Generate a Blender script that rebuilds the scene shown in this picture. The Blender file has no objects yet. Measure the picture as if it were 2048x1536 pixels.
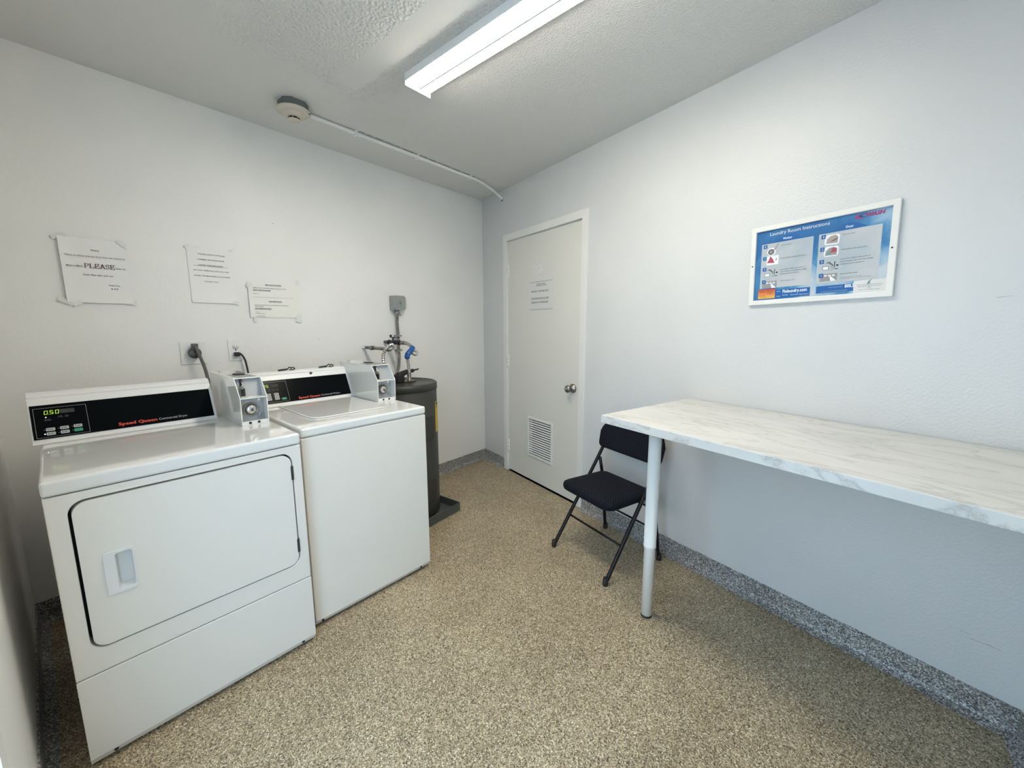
import bpy, math, random
from mathutils import Matrix, Vector
from mathutils.geometry import tessellate_polygon
PI = math.pi
S = bpy.context.scene
COL = S.collection

# ------------------------------------------------------------------ camera
F_PX, YAW, PITCH, ROLL = 791.7, 0.8768, -0.1492, -0.0023
cd = bpy.data.cameras.new('camera'); cam = bpy.data.objects.new('camera', cd); COL.objects.link(cam)
cd.sensor_fit = 'HORIZONTAL'; cd.sensor_width = 36.0; cd.lens = 36.0 * F_PX / 2048.0
cd.clip_start = 0.02; cd.clip_end = 60
_f = Vector((math.sin(YAW)*math.cos(PITCH), math.cos(YAW)*math.cos(PITCH), math.sin(PITCH)))
_r = Vector((math.cos(YAW), -math.sin(YAW), 0)); _u = _r.cross(_f)
r2 = math.cos(ROLL)*_r + math.sin(ROLL)*_u; u2 = -math.sin(ROLL)*_r + math.cos(ROLL)*_u
cam.matrix_world = Matrix(((r2.x, u2.x, -_f.x, -2.7923), (r2.y, u2.y, -_f.y, -2.6776), (r2.z, u2.z, -_f.z, 1.3326), (0, 0, 0, 1)))
S.camera = cam

# ------------------------------------------------------------------ light
RH = 2.461                      # room height
RA = -0.2683                    # the door wall is not square to the back wall
LAMP_STRENGTH = 24.0
SKY = (0.52, 0.76, 1.0); SKY_STRENGTH = 2.2
w = bpy.data.worlds.new('world'); S.world = w; w.use_nodes = True
bg = w.node_tree.nodes['Background']; bg.inputs[0].default_value = (*SKY, 1); bg.inputs[1].default_value = SKY_STRENGTH
S.view_settings.view_transform = 'Standard'; S.view_settings.look = 'None'
S.view_settings.gamma = 1.0; S.view_settings.use_curve_mapping = False
S.view_settings.exposure = 1.17
DOORWAY = (-2.60, -1.62)        # open doorway in the left wall beside the camera (y range), daylight comes in here
YN = -3.234                     # near wall
XL = -2.925                     # left wall
pl = bpy.data.lights.new('daylight_portal', 'AREA'); pl.shape = 'RECTANGLE'; pl.size = 2.05; pl.size_y = 0.98
pl.cycles.is_portal = True
po = bpy.data.objects.new('daylight_portal', pl); COL.objects.link(po)
po.location = (XL-0.125, (DOORWAY[0]+DOORWAY[1])/2, 1.025); po.rotation_euler = (0, -PI/2, 0)

# ------------------------------------------------------------------ materials
def mat(name, col, rough=0.5, metal=0.0, spec=0.5, coat=0.0, emit=None, estr=0.0):
    m = bpy.data.materials.new(name); m.use_nodes = True
    b = m.node_tree.nodes['Principled BSDF']
    b.inputs['Base Color'].default_value = (*col, 1); b.inputs['Roughness'].default_value = rough
    b.inputs['Metallic'].default_value = metal; b.inputs['Specular IOR Level'].default_value = spec
    b.inputs['Coat Weight'].default_value = coat; b.inputs['Coat Roughness'].default_value = 0.08
    if emit: b.inputs['Emission Color'].default_value = (*emit, 1); b.inputs['Emission Strength'].default_value = estr
    return m
class N:
    """small node helper"""
    def __init__(s, m): s.t = m.node_tree; s.b = s.t.nodes['Principled BSDF']; s.L = s.t.links
    def n(s, typ, **kw):
        x = s.t.nodes.new(typ)
        for k, v in kw.items():
            if k in x.inputs: x.inputs[k].default_value = v
            else: setattr(x, k, v)
        return x
    def l(s, a, b): s.L.new(a, b)
    def coord(s, scale=(1, 1, 1)):
        c = s.n('ShaderNodeTexCoord'); mp = s.n('ShaderNodeMapping'); mp.inputs['Scale'].default_value = scale
        s.l(c.outputs['Object'], mp.inputs[0]); return mp.outputs[0]
    def ramp(s, fac, stops, interp='LINEAR'):
        r = s.n('ShaderNodeValToRGB'); e = r.color_ramp; e.interpolation = interp
        while len(e.elements) < len(stops): e.elements.new(0.5)
        for el, (p, c) in zip(e.elements, stops): el.position = p; el.color = (*c, 1) if len(c) == 3 else c
        s.l(fac, r.inputs[0]); return r.outputs[0]
    def bump(s, h, dist, strength=1.0, prev=None):
        b = s.n('ShaderNodeBump'); b.inputs['Distance'].default_value = dist
        if hasattr(strength, 'links') or not isinstance(strength, (int, float)): s.l(strength, b.inputs['Strength'])
        else: b.inputs['Strength'].default_value = strength
        s.l(h, b.inputs['Height'])
        if prev: s.l(prev, b.inputs['Normal'])
        return b.outputs[0]
    def math(s, op, a, b=None, clamp=False):
        x = s.n('ShaderNodeMath'); x.operation = op; x.use_clamp = clamp
        for i, q in enumerate((a, b)):
            if q is None: continue
            if isinstance(q, (int, float)): x.inputs[i].default_value = q
            else: s.l(q, x.inputs[i])
        return x.outputs[0]

def wall_mat(name, col, grain, dist, rough=0.45):
    m = mat(name, col, rough); k = N(m); c = k.coord()
    a = k.n('ShaderNodeTexNoise', Scale=grain, Detail=3.0); k.l(c, a.inputs['Vector'])
    big = k.n('ShaderNodeTexNoise', Scale=2.2, Detail=2.0); k.l(c, big.inputs['Vector'])
    col2 = tuple(x*0.965 for x in col)
    k.l(k.ramp(big.outputs[0], [(0.35, col2), (0.65, col)]), k.b.inputs['Base Color'])
    n1 = k.bump(big.outputs[0], 0.004, 0.6)
    k.l(k.bump(a.outputs[0], dist, 0.7, n1), k.b.inputs['Normal']); return m
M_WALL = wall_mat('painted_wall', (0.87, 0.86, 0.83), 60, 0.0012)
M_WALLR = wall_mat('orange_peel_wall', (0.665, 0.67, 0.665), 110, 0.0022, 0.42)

def ceiling_mat():
    m = mat('popcorn_ceiling', (0.72, 0.715, 0.69), 0.75); k = N(m); c = k.coord()
    sx = k.n('ShaderNodeSeparateXYZ'); k.l(c, sx.inputs[0]); x, y = sx.outputs[0], sx.outputs[1]
    def win(v, lo, hi, soft):
        a = k.n('ShaderNodeMapRange'); a.inputs[1].default_value = lo-soft; a.inputs[2].default_value = lo+soft; k.l(v, a.inputs[0])
        b = k.n('ShaderNodeMapRange'); b.inputs[1].default_value = hi+soft; b.inputs[2].default_value = hi-soft; k.l(v, b.inputs[0])
        return k.math('MULTIPLY', a.outputs[0], b.outputs[0])
    wob = k.n('ShaderNodeTexNoise', Scale=9.0, Detail=3.0); k.l(c, wob.inputs['Vector'])
    wv = k.math('MULTIPLY', k.math('SUBTRACT', wob.outputs[0], 0.5), 0.30)
    yw = k.math('ADD', y, wv); xw = k.math('ADD', x, wv)
    wv2 = k.math('MULTIPLY', wv, 0.25)
    # bare scraped strip beside the lamp
    patch = k.math('MULTIPLY', win(k.math('ADD', x, wv2), -1.765, -1.50, 0.006), win(y, -2.6, -0.76, 0.008))
    patch2 = k.math('MULTIPLY', win(k.math('ADD', x, wv2), -1.765, -1.64, 0.006), win(k.math('ADD', y, wv2), -2.6, -0.74, 0.008))
    coarse = k.math('MULTIPLY', win(xw, -2.2, -1.5, 0.06), win(yw, -3.2, -0.66, 0.06))
    fine = k.math('MULTIPLY', win(xw, -1.62, 0.6, 0.10), win(yw, -3.4, -0.40, 0.06))
    v1 = k.n('ShaderNodeTexVoronoi', Scale=88.0); v1.feature = 'SMOOTH_F1'; k.l(c, v1.inputs['Vector'])
    n1 = k.n('ShaderNodeTexNoise', Scale=60.0, Detail=3.0, Roughness=0.55); k.l(c, n1.inputs['Vector'])
    v2 = k.n('ShaderNodeTexVoronoi', Scale=165.0); v2.feature = 'SMOOTH_F1'; k.l(c, v2.inputs['Vector'])
    n2 = k.n('ShaderNodeTexNoise', Scale=125.0, Detail=3.0); k.l(c, n2.inputs['Vector'])
    h1 = k.math('SUBTRACT', k.math('MULTIPLY', n1.outputs[0], 1.1), k.math('MULTIPLY', v1.outputs[0], 0.9))
    h2 = k.math('SUBTRACT', k.math('MULTIPLY', n2.outputs[0], 0.9), k.math('MULTIPLY', v2.outputs[0], 0.6))
    nop = k.math('SUBTRACT', 1.0, patch2, True)
    s1 = k.math('MULTIPLY', coarse, nop); s2 = k.math('MULTIPLY', fine, nop)
    s2b = k.math('ADD', k.math('MULTIPLY', s2, 0.9), 0.10)
    k.l(n2.outputs[0], v2.inputs['Randomness'])
    a = k.bump(h1, 0.0075, s1)
    k.l(k.bump(h2, 0.0055, s2b, a), k.b.inputs['Normal'])
    return m
M_CEIL = ceiling_mat()

def flake_mat(name, cols, scale, rough, warp=1.0):
    m = mat(name, cols[0], rough); k = N(m); c = k.coord()
    nz = k.n('ShaderNodeTexNoise', Scale=scale*0.9, Detail=1.0); k.l(c, nz.inputs['Vector'])
    mx = k.n('ShaderNodeVectorMath'); mx.operation = 'MULTIPLY_ADD'
    k.l(nz.outputs['Color'], mx.inputs[0]); mx.inputs[1].default_value = (0.006*warp,)*3; k.l(c, mx.inputs[2])
    v = k.n('ShaderNodeTexVoronoi', Scale=scale); k.l(mx.outputs[0], v.inputs['Vector'])
    sp = k.n('ShaderNodeSeparateColor'); k.l(v.outputs['Color'], sp.inputs[0])
    n = len(cols); stops = [(i/n, cc) for i, cc in enumerate(cols)]
    col = k.ramp(sp.outputs[0], stops, 'CONSTANT')
    big = k.n('ShaderNodeTexNoise', Scale=3.0, Detail=3.0); k.l(c, big.inputs['Vector'])
    tint = k.ramp(big.outputs[0], [(0.3, (0.86, 0.84, 0.82)), (0.7, (1.06, 1.06, 1.06))])
    mm = k.n('ShaderNodeMix'); mm.data_type = 'RGBA'; mm.blend_type = 'MULTIPLY'; mm.inputs[0].default_value = 1.0
    k.l(col, mm.inputs[6]); k.l(tint, mm.inputs[7]); k.l(mm.outputs[2], k.b.inputs['Base Color'])
    k.l(k.bump(sp.outputs[1], 0.0009, 0.8), k.b.inputs['Normal']); return m
M_FLOOR = flake_mat('flaked_epoxy_floor', [(0.310,0.242,0.153), (0.470,0.383,0.249), (0.150,0.107,0.060), (0.400,0.320,0.198), (0.600,0.504,0.351), (0.260,0.194,0.110),
                    (0.800,0.718,0.544), (0.360,0.281,0.171), (0.065,0.047,0.028), (0.520,0.427,0.281), (0.220,0.165,0.096), (0.430,0.349,0.222)], 300, 0.42)
M_COVE = flake_mat('flaked_epoxy_cove', [(0.30,0.30,0.29), (0.16,0.16,0.16), (0.52,0.52,0.51), (0.24,0.235,0.22), (0.08,0.08,0.08), (0.40,0.395,0.38),
                    (0.20,0.195,0.18), (0.70,0.70,0.70)], 250, 0.4)

M_ENAMEL = mat('white_enamel', (0.78, 0.78, 0.755), 0.06, spec=0.9, coat=0.5)
M_ENAMEL_FRONT = mat('white_enamel_front', (0.80, 0.772, 0.715), 0.38)
M_PLASTIC = mat('white_plastic', (0.78, 0.78, 0.77), 0.35)
M_PLATE = mat('ivory_plate', (0.84, 0.825, 0.785), 0.4)
M_TRIMW = mat('white_satin_paint', (0.78, 0.77, 0.735), 0.4)
M_DOOR = mat('door_paint', (0.72, 0.705, 0.65), 0.42)
M_BLACKGLOSS = mat('black_glass_panel', (0.004, 0.005, 0.006), 0.18, spec=0.03)
M_BLACK = mat('black_plastic', (0.012, 0.012, 0.013), 0.45)
M_GAP = mat('dark_rubber_gasket', (0.03, 0.03, 0.032), 0.7)
M_GREYP = mat('grey_plastic', (0.10, 0.10, 0.095), 0.5)
M_STEEL = mat('brushed_steel', (0.62, 0.60, 0.57), 0.32, metal=1.0)
M_DSTEEL = mat('aged_nickel', (0.33, 0.31, 0.28), 0.33, metal=1.0)
M_GALV = mat('galvanised_steel', (0.36, 0.38, 0.37), 0.55, metal=0.6)
M_TINGREY = mat('grey_painted_steel', (0.42, 0.43, 0.44), 0.45, metal=0.2)
M_BOXGREY = mat('dull_grey_zinc', (0.15, 0.17, 0.165), 0.6, metal=0.3)
M_TANK = mat('dark_grey_enamel', (0.034, 0.033, 0.029), 0.38)
M_PAN = mat('drain_pan_grey', (0.10, 0.11, 0.11), 0.5, metal=0.3)
M_YEL = mat('yellow_label', (0.72, 0.52, 0.03), 0.5)
M_RED = mat('red_print', (0.62, 0.06, 0.035), 0.5)
M_GRN = mat('green_key', (0.02, 0.30, 0.17), 0.5)
M_LGREY = mat('light_grey_print', (0.45, 0.46, 0.46), 0.5)
M_MGREY = mat('mid_grey_print', (0.16, 0.16, 0.17), 0.5)
M_INK = mat('black_ink', (0.03, 0.03, 0.03), 0.6)
M_INKSOFT = mat('soft_black_ink', (0.13, 0.13, 0.125), 0.6)
M_DRED = mat('dark_red_ink', (0.09, 0.03, 0.03), 0.6)
M_PAPER = mat('white_paper', (0.86, 0.85, 0.83), 0.6)
M_PAPERG = mat('pale_paper', (0.70, 0.70, 0.68), 0.6)
M_PAPERY = mat('cream_paper', (0.86, 0.845, 0.79), 0.6)
M_TAPE = mat('clear_tape', (0.82, 0.81, 0.775), 0.2)
M_LED = mat('lit_digit', (0.5, 0.8, 0.05), 0.5, emit=(0.55, 0.80, 0.10), estr=0.22)
M_LEDW = mat('lit_indicator', (0.9, 0.9, 0.85), 0.5, emit=(1, 1, 0.95), estr=1.0)
M_CREAM = mat('aged_cream_plastic', (0.62, 0.56, 0.47), 0.45)
M_BLUE = mat('blue_plastic', (0.006, 0.085, 0.30), 0.35)
M_CHAIRMETAL = mat('black_powder_coat', (0.004, 0.004, 0.005), 0.4, spec=0.35)
M_LEG = mat('white_powder_coat', (0.88, 0.87, 0.83), 0.35)
M_TUBE = mat('fluorescent_tube', (1, 1, 1), 0.3, emit=(1.0, 0.93, 0.80), estr=LAMP_STRENGTH)
M_LAMPW = mat('lamp_white_enamel', (0.93, 0.93, 0.91), 0.35)
M_OUTSIDE = mat('outdoor_concrete', (0.45, 0.47, 0.50), 0.8)

def fabric_mat():
    m = mat('black_checked_fabric', (0.008, 0.009, 0.014), 0.85, spec=0.2); k = N(m); c = k.coord()
    ch = k.n('ShaderNodeTexChecker', Scale=110.0)
    ch.inputs['Color1'].default_value = (0.002, 0.0025, 0.004, 1); ch.inputs['Color2'].default_value = (0.010, 0.012, 0.021, 1)
    k.l(c, ch.inputs['Vector']); k.l(ch.outputs[0], k.b.inputs['Base Color'])
    k.l(k.bump(ch.outputs[1], 0.001, 0.6), k.b.inputs['Normal']); return m
M_FABRIC = fabric_mat()
def marble_mat():
    m = mat('white_marble_laminate', (0.80, 0.78, 0.73), 0.35); k = N(m)
    c = k.coord((0.8, 2.6, 1.0))
    n = k.n('ShaderNodeTexNoise', Scale=3.0, Detail=8.0, Roughness=0.62, Distortion=0.9); k.l(c, n.inputs['Vector'])
    a = k.math('ABSOLUTE', k.math('SUBTRACT', n.outputs[0], 0.5))
    n2 = k.n('ShaderNodeTexNoise', Scale=2.0, Detail=5.0, Distortion=1.6); k.l(c, n2.inputs['Vector'])
    vein = k.ramp(a, [(0.0, (0.48, 0.47, 0.445)), (0.008, (0.59, 0.58, 0.555)), (0.03, (0.67, 0.665, 0.64))])
    pat = k.ramp(n2.outputs[0], [(0.40, (1, 1, 1)), (0.68, (0.90, 0.895, 0.88))])
    mm = k.n('ShaderNodeMix'); mm.data_type = 'RGBA'; mm.blend_type = 'MULTIPLY'; mm.inputs[0].default_value = 1.0
    k.l(vein, mm.inputs[6]); k.l(pat, mm.inputs[7]); k.l(mm.outputs[2], k.b.inputs['Base Color']); return m
M_MARBLE = marble_mat()
def cloud_mat():
    """printed photograph of clouds on the poster: blue on the left, paling towards the right"""
    m = mat('printed_sky', (0.1, 0.3, 0.6), 0.3); k = N(m); c = k.coord()
    n = k.n('ShaderNodeTexNoise', Scale=7.0, Detail=6.0, Distortion=0.6); k.l(c, n.inputs['Vector'])
    sx = k.n('ShaderNodeSeparateXYZ'); k.l(c, sx.inputs[0])
    g = k.math('ADD', n.outputs[0], k.math('MULTIPLY', k.math('SUBTRACT', sx.outputs[0], 0.2), 0.35))
    g = k.math('ADD', g, k.math('MULTIPLY', k.math('SUBTRACT', 0.17, sx.outputs[2]), 0.35))
    k.l(k.ramp(g, [(0.42, (0.02, 0.135, 0.34)), (0.55, (0.06, 0.235, 0.45)), (0.66, (0.30, 0.46, 0.60)), (0.78, (0.52, 0.57, 0.62))]), k.b.inputs['Base Color'])
    return m
M_SKYP = cloud_mat()
def panel_mat():
    m = mat('printed_pale_panel', (0.6, 0.65, 0.68), 0.3); k = N(m); c = k.coord()
    n = k.n('ShaderNodeTexNoise', Scale=8.0, Detail=5.0, Distortion=0.5); k.l(c, n.inputs['Vector'])
    k.l(k.ramp(n.outputs[0], [(0.35, (0.40, 0.46, 0.51)), (0.65, (0.52, 0.54, 0.55))]), k.b.inputs['Base Color']); return m
M_PANELP = panel_mat()
M_PBLUE = mat('printed_blue', (0.01, 0.115, 0.36), 0.3)
M_PWHITE = mat('printed_white', (0.80, 0.83, 0.85), 0.3)
M_PGREY = mat('printed_grey', (0.30, 0.29, 0.30), 0.3)
M_PTAN = mat('printed_tan', (0.40, 0.33, 0.30), 0.3)
M_PRED = mat('printed_red', (0.42, 0.07, 0.11), 0.3)
M_PMAG = mat('printed_magenta', (0.40, 0.03, 0.16), 0.3)
M_PNAVY = mat('printed_navy', (0.03, 0.04, 0.16), 0.3)
M_PGREEN = mat('printed_green', (0.16, 0.30, 0.26), 0.3)
def orange_mat():
    m = mat('orange_sticker', (0.7, 0.2, 0.05), 0.35); k = N(m); c = k.coord()
    sx = k.n('ShaderNodeSeparateXYZ'); k.l(c, sx.inputs[0])
    mr = k.n('ShaderNodeMapRange'); mr.inputs[1].default_value = 0.002; mr.inputs[2].default_value = 0.045; k.l(sx.outputs[2], mr.inputs[0])
    k.l(k.ramp(mr.outputs[0], [(0.0, (0.80, 0.50, 0.10)), (0.45, (0.72, 0.26, 0.08)), (1.0, (0.50, 0.05, 0.03))]), k.b.inputs['Base Color']); return m
M_ORANGE = orange_mat()

# ------------------------------------------------------------------ geometry helper
class G:
    def __init__(s): s.v = []; s.f = []; s.mi = []; s.sm = []; s.mats = []; s.X = Matrix()
    def _m(s, m):
        if m not in s.mats: s.mats.append(m)
        return s.mats.index(m)
    def add(s, vs, fs, m, smooth=False):
        o = len(s.v); s.v += [tuple(s.X @ Vector(p)) for p in vs]; i = s._m(m)
        for f in fs: s.f.append(tuple(o+a for a in f)); s.mi.append(i); s.sm.append(smooth)
        return s
    def box(s, x0, x1, y0, y1, z0, z1, m):
        vs = [(x, y, z) for z in (z0, z1) for y in (y0, y1) for x in (x0, x1)]
        return s.add(vs, [(0,2,3,1), (4,5,7,6), (0,1,5,4), (2,6,7,3), (0,4,6,2), (1,3,7,5)], m)
    def plate(s, outer, holes, d0, d1, m, axes='xzy', msmooth=False):
        """polygon (2d, with holes) in the plane of the first two axes, extruded along the third from d0 to d1"""
        ix = ['xyz'.index(a) for a in axes]
        def P(p, d):
            q = [0, 0, 0]; q[ix[0]], q[ix[1]], q[ix[2]] = p[0], p[1], d; return tuple(q)
        loops = [list(outer)] + [list(h) for h in holes]
        flat = [p for l in loops for p in l]; n = len(flat)
        tri = tessellate_polygon([[Vector((p[0], p[1], 0)) for p in l] for l in loops])
        vs = [P(p, d0) for p in flat] + [P(p, d1) for p in flat]
        fs = [tuple(t) for t in tri] + [tuple(n+a for a in reversed(t)) for t in tri]
        s.add(vs, fs, m)
        if d0 != d1:
            o = 0; fs = []
            for l in loops:
                k = len(l)
                for a in range(k):
                    b = (a+1) % k; fs.append((o+a, o+b, n+o+b, n+o+a))
                o += k
            s.add(vs, fs, m, msmooth)
        return s
    def lathe(s, prof, m, c=(0,0,0), axis='z', n=32, cap=True, smooth=True, a0=0.0, a1=2*PI):
        """prof: list of (radius, height)"""
        full = abs((a1-a0) - 2*PI) < 1e-6; k = n if full else n+1; vs = []
        for r, h in prof:
            for i in range(k):
                t = a0 + (a1-a0)*i/n; a, b = r*math.cos(t), r*math.sin(t)
                p = {'z': (a, b, h), 'y': (a, h, b), 'x': (h, a, b)}[axis]
                vs.append((c[0]+p[0], c[1]+p[1], c[2]+p[2]))
        fs = []
        for j in range(len(prof)-1):
            for i in range(n):
                i2 = (i+1) % k; fs.append((j*k+i, j*k+i2, (j+1)*k+i2, (j+1)*k+i))
        s.add(vs, fs, m, smooth)
        if cap and full:
            for j in (0, len(prof)-1):
                if prof[j][0] > 1e-6: s.add(vs[j*k:(j+1)*k], [tuple(range(k))], m)
        return s
    def tube(s, pts, r, m, n=12, cap=True, rib=0.0, ribstep=0.006, flat=1.0):
        pts = [Vector(p) for p in pts]
        if rib:      # resample so that the ribs can be cut in
            out = [pts[0]]; 
            for a, b in zip(pts, pts[1:]):
                L = (b-a).length; q = max(1, int(round(L/(ribstep/2))))
                out += [a+(b-a)*i/q for i in range(1, q+1)]
            pts = out
        vs = []; fs = []; N_ = len(pts); up = None
        for i, p in enumerate(pts):
            t = (pts[min(i+1, N_-1)] - pts[max(i-1, 0)]).normalized()
            if up is None: up = Vector((0,0,1)) if abs(t.z) < 0.9 else Vector((1,0,0))
            a = t.cross(up).normalized(); b = a.cross(t).normalized(); up = b
            rr = (r[i] if isinstance(r, (list, tuple)) else r) * (1 - (rib if i % 2 else 0))
            for j in range(n):
                th = 2*PI*j/n; vs.append(tuple(p + a*rr*math.cos(th) + b*rr*flat*math.sin(th)))
        for i in range(N_-1):
            for j in range(n):
                j2 = (j+1) % n; fs.append((i*n+j, i*n+j2, (i+1)*n+j2, (i+1)*n+j))
        s.add(vs, fs, m, not rib)
        if cap: s.add(vs, [tuple(range(n)), tuple(range((N_-1)*n, N_*n))], m)
        return s
    def text(s, body, x0, z0, m, w=None, h=None, y=0.0, bold=0.0, align='L', shear=0.0):
        """lettering in the xz plane; w = total width, h = cap height; either may be left out"""
        c = bpy.data.curves.new('t', 'FONT'); c.body = body; c.size = 1.0; c.offset = bold; c.shear = shear; c.resolution_u = 2
        ob = bpy.data.objects.new('t', c); me = bpy.data.meshes.new_from_object(ob)
        xs = [v.co.x for v in me.vertices]; 
        if not xs: return s
        mn, mx = min(xs), max(xs); cap = 0.69
        if h is None: h = w/(mx-mn)*cap
        sy = h/cap; sx = (w/(mx-mn)) if w else sy
        tot = (mx-mn)*sx; off = {'L': 0, 'C': -tot/2, 'R': -tot}[align]
        vs = [(x0+off+(v.co.x-mn)*sx, y, z0+v.co.y*sy) for v in me.vertices]
        s.add(vs, [tuple(p.vertices) for p in me.polygons], m)
        bpy.data.meshes.remove(me); bpy.data.objects.remove(ob); bpy.data.curves.remove(c); return s
    def rect(s, x0, x1, z0, z1, m, y=0.0): return s.add([(x0,y,z0), (x1,y,z0), (x1,y,z1), (x0,y,z1)], [(0,1,2,3)], m)
    def poly(s, pts, m, y=0.0): return s.add([(p[0], y, p[1]) for p in pts], [tuple(range(len(pts)))], m)
    def build(s, name, parent=None, loc=(0,0,0), rot=(0,0,0), bevel=0.0, seg=2, label=None):
        me = bpy.data.meshes.new(name); me.from_pydata(s.v, [], s.f)
        for m in s.mats: me.materials.append(m)
        me.polygons.foreach_set('material_index', s.mi); me.polygons.foreach_set('use_smooth', s.sm)
        import bmesh
        bm = bmesh.new(); bm.from_mesh(me); bmesh.ops.remove_doubles(bm, verts=bm.verts, dist=1e-6)
        bmesh.ops.recalc_face_normals(bm, faces=bm.faces); bm.to_mesh(me); bm.free()
        me.update()
        o = bpy.data.objects.new(name, me); COL.objects.link(o)
        o.location = loc; o.rotation_euler = rot
        if parent: o.parent = parent
        if label: o['label'] = label
        if bevel:
            b = o.modifiers.new('bevel', 'BEVEL'); b.width = bevel; b.segments = seg; b.limit_method = 'ANGLE'; b.angle_limit = math.radians(50)
        return o
def rrect(x0, x1, z0, z1, r, n=6):
    out = []
    for cx, cz, a in ((x1-r, z0+r, -PI/2), (x1-r, z1-r, 0), (x0+r, z1-r, PI/2), (x0+r, z0+r, PI)):
        for i in range(n+1): t = a + PI/2*i/n; out.append((cx+r*math.cos(t), cz+r*math.sin(t)))
    return out
def circ(cx, cz, r, n=20): return [(cx+r*math.cos(2*PI*i/n), cz+r*math.sin(2*PI*i/n)) for i in range(n)]
def rectl(x0, x1, z0, z1): return [(x0,z0), (x1,z0), (x1,z1), (x0,z1)]
def curve(pts, n=8):
    """Catmull-Rom through the points"""
    P = [Vector(p) for p in pts]; P = [P[0]*2-P[1]] + P + [P[-1]*2-P[-2]]; out = []
    for i in range(1, len(P)-2):
        a, b, c, d = P[i-1], P[i], P[i+1], P[i+2]
        for k in range(n):
            t = k/n; out.append(0.5*((2*b) + (c-a)*t + (2*a-5*b+4*c-d)*t*t + (3*b-a-3*c+d)*t**3))
    out.append(P[-2]); return out
def thing(name, label, cat, loc=(0,0,0), rz=0.0, group=None, ry=0.0):
    o = bpy.data.objects.new(name, None); COL.objects.link(o); o.empty_display_size = 0.05
    o.location = loc; o.rotation_euler = (0, ry, rz); tag(o, label, cat, group); return o
def tag(o, label, cat, group=None):
    o['label'] = label; o['category'] = cat
    if group: o['group'] = group
    return o
def struct(o, label=None):
    o['kind'] = 'structure'
    if label: o['label'] = label
    return o
def RW(s, d=0.0, z=0.0):
    """point on / before the door wall: s metres from the room corner, d metres into the wall (negative: into the room)"""
    c, n = math.cos(RA), math.sin(RA); return (d*c + s*n, -s*c + d*n, z)
RZ = RA - PI/2

# ------------------------------------------------------------------ room shell
C0 = RW(3.354)
def end_dir(): return C0
poly_room = [(XL, 0), (0, 0), (C0[0], YN), (XL, YN)]
o = G().plate([(XL-.12, .12), (.16, .12), (C0[0]+.12, YN-.12), (XL-.12, YN-.12)], [], -0.06, 0, M_FLOOR, 'xyz').build('floor'); struct(o)
o = G().plate([(XL-.12, .12), (.16, .12), (C0[0]+.12, YN-.12), (XL-.12, YN-.12)], [], RH, RH+0.06, M_CEIL, 'xyz').build('ceiling'); struct(o)
g = G(); g.box(XL-.12, .14, 0, .12, -.06, RH+.06, M_WALL)
wb = struct(g.build('wall_back'))
# faint raised drywall seam and patch marks on the back wall
def strip(g, pts, wd, d, m):
    for a, b in zip(pts, pts[1:]): g.plate([(a[0], a[1]-wd), (b[0], b[1]-wd), (b[0], b[1]+wd), (a[0], a[1]+wd)], [], -d, 0.001, m)
g = G(); random.seed(3)
pts = [(XL+.01, 1.239)] + [(XL+.05+i*.06, 1.236 - i*.0004 + random.uniform(-.0015, .0015)) for i in range(1, 24)]
strip(g, pts, .0012, .0012, M_WALL)
struct(g.build('drywall_seam', wb))
struct(G().plate(rectl(YN-.12, 0, -.06, RH+.06), [rectl(DOORWAY[0], DOORWAY[1], .001, 2.05)], XL-.12, XL, M_WALL, 'yzx').build('wall_left'))
SCUFF = True
DS0, DS1, DZ = 0.4177, 1.3107, 2.03
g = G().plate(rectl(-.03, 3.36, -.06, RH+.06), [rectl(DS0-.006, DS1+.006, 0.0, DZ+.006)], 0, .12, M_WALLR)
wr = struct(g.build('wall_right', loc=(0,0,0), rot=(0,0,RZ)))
M_SCUFF = mat('dark_scuff', (0.46, 0.45, 0.44), 0.6)
g = G(); random.seed(11)
for (a, z, l, sl) in ((3.225, .262, .045, .004), (3.262, .268, .028, -.003), (3.20, .275, .02, .002)):
    g.add([(a, -.0004, z), (a+l, -.0004, z+sl), (a+l, -.0004, z+sl+.0018), (a, -.0004, z+.0025)], [(0,1,2,3)], M_SCUFF)
g.add([(3.15, -.0004, 1.412), (3.18, -.0004, 1.416), (3.18, -.0004, 1.4175), (3.15, -.0004, 1.4145)], [(0,1,2,3)], M_SCUFF)
struct(g.build('scuff_marks', wr), 'faint dark scuff marks low on the wall')
g = G()
for (x, z, r) in ((-1.80, 1.93, .003), (-1.735, 1.94, .002), (-2.62, 1.60, .003), (-1.70, 1.28, .0025), (-1.58, 1.24, .003)): g.poly(circ(x, z, r, 8), M_SCUFF, -.0006)
struct(g.build('nail_holes', wb))
g = G().plate([(XL-.12, -.06), (C0[0]+.1, -.06), (C0[0]+.1, RH+.06), (XL-.12, RH+.06)], [], YN-.12, YN, M_WALL)
struct(g.build('wall_near'))
# white trim round the open doorway behind the camera
g = G().plate([(DOORWAY[0]-.06, 0.001), (DOORWAY[0], 0.001), (DOORWAY[0], 2.05), (DOORWAY[1], 2.05), (DOORWAY[1], 0.001), (DOORWAY[1]+.06, 0.001), (DOORWAY[1]+.06, 2.11), (DOORWAY[0]-.06, 2.11)], [], XL, XL+.012, M_TRIMW, 'yzx')
struct(g.build('trim_1'))
# walkway outside the doorway
struct(G().box(XL-5, XL-.12, DOORWAY[0]-3, DOORWAY[1]+3, -.10, -.04, M_OUTSIDE).build('trim_2'), 'grey concrete walkway outside the doorway')

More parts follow.
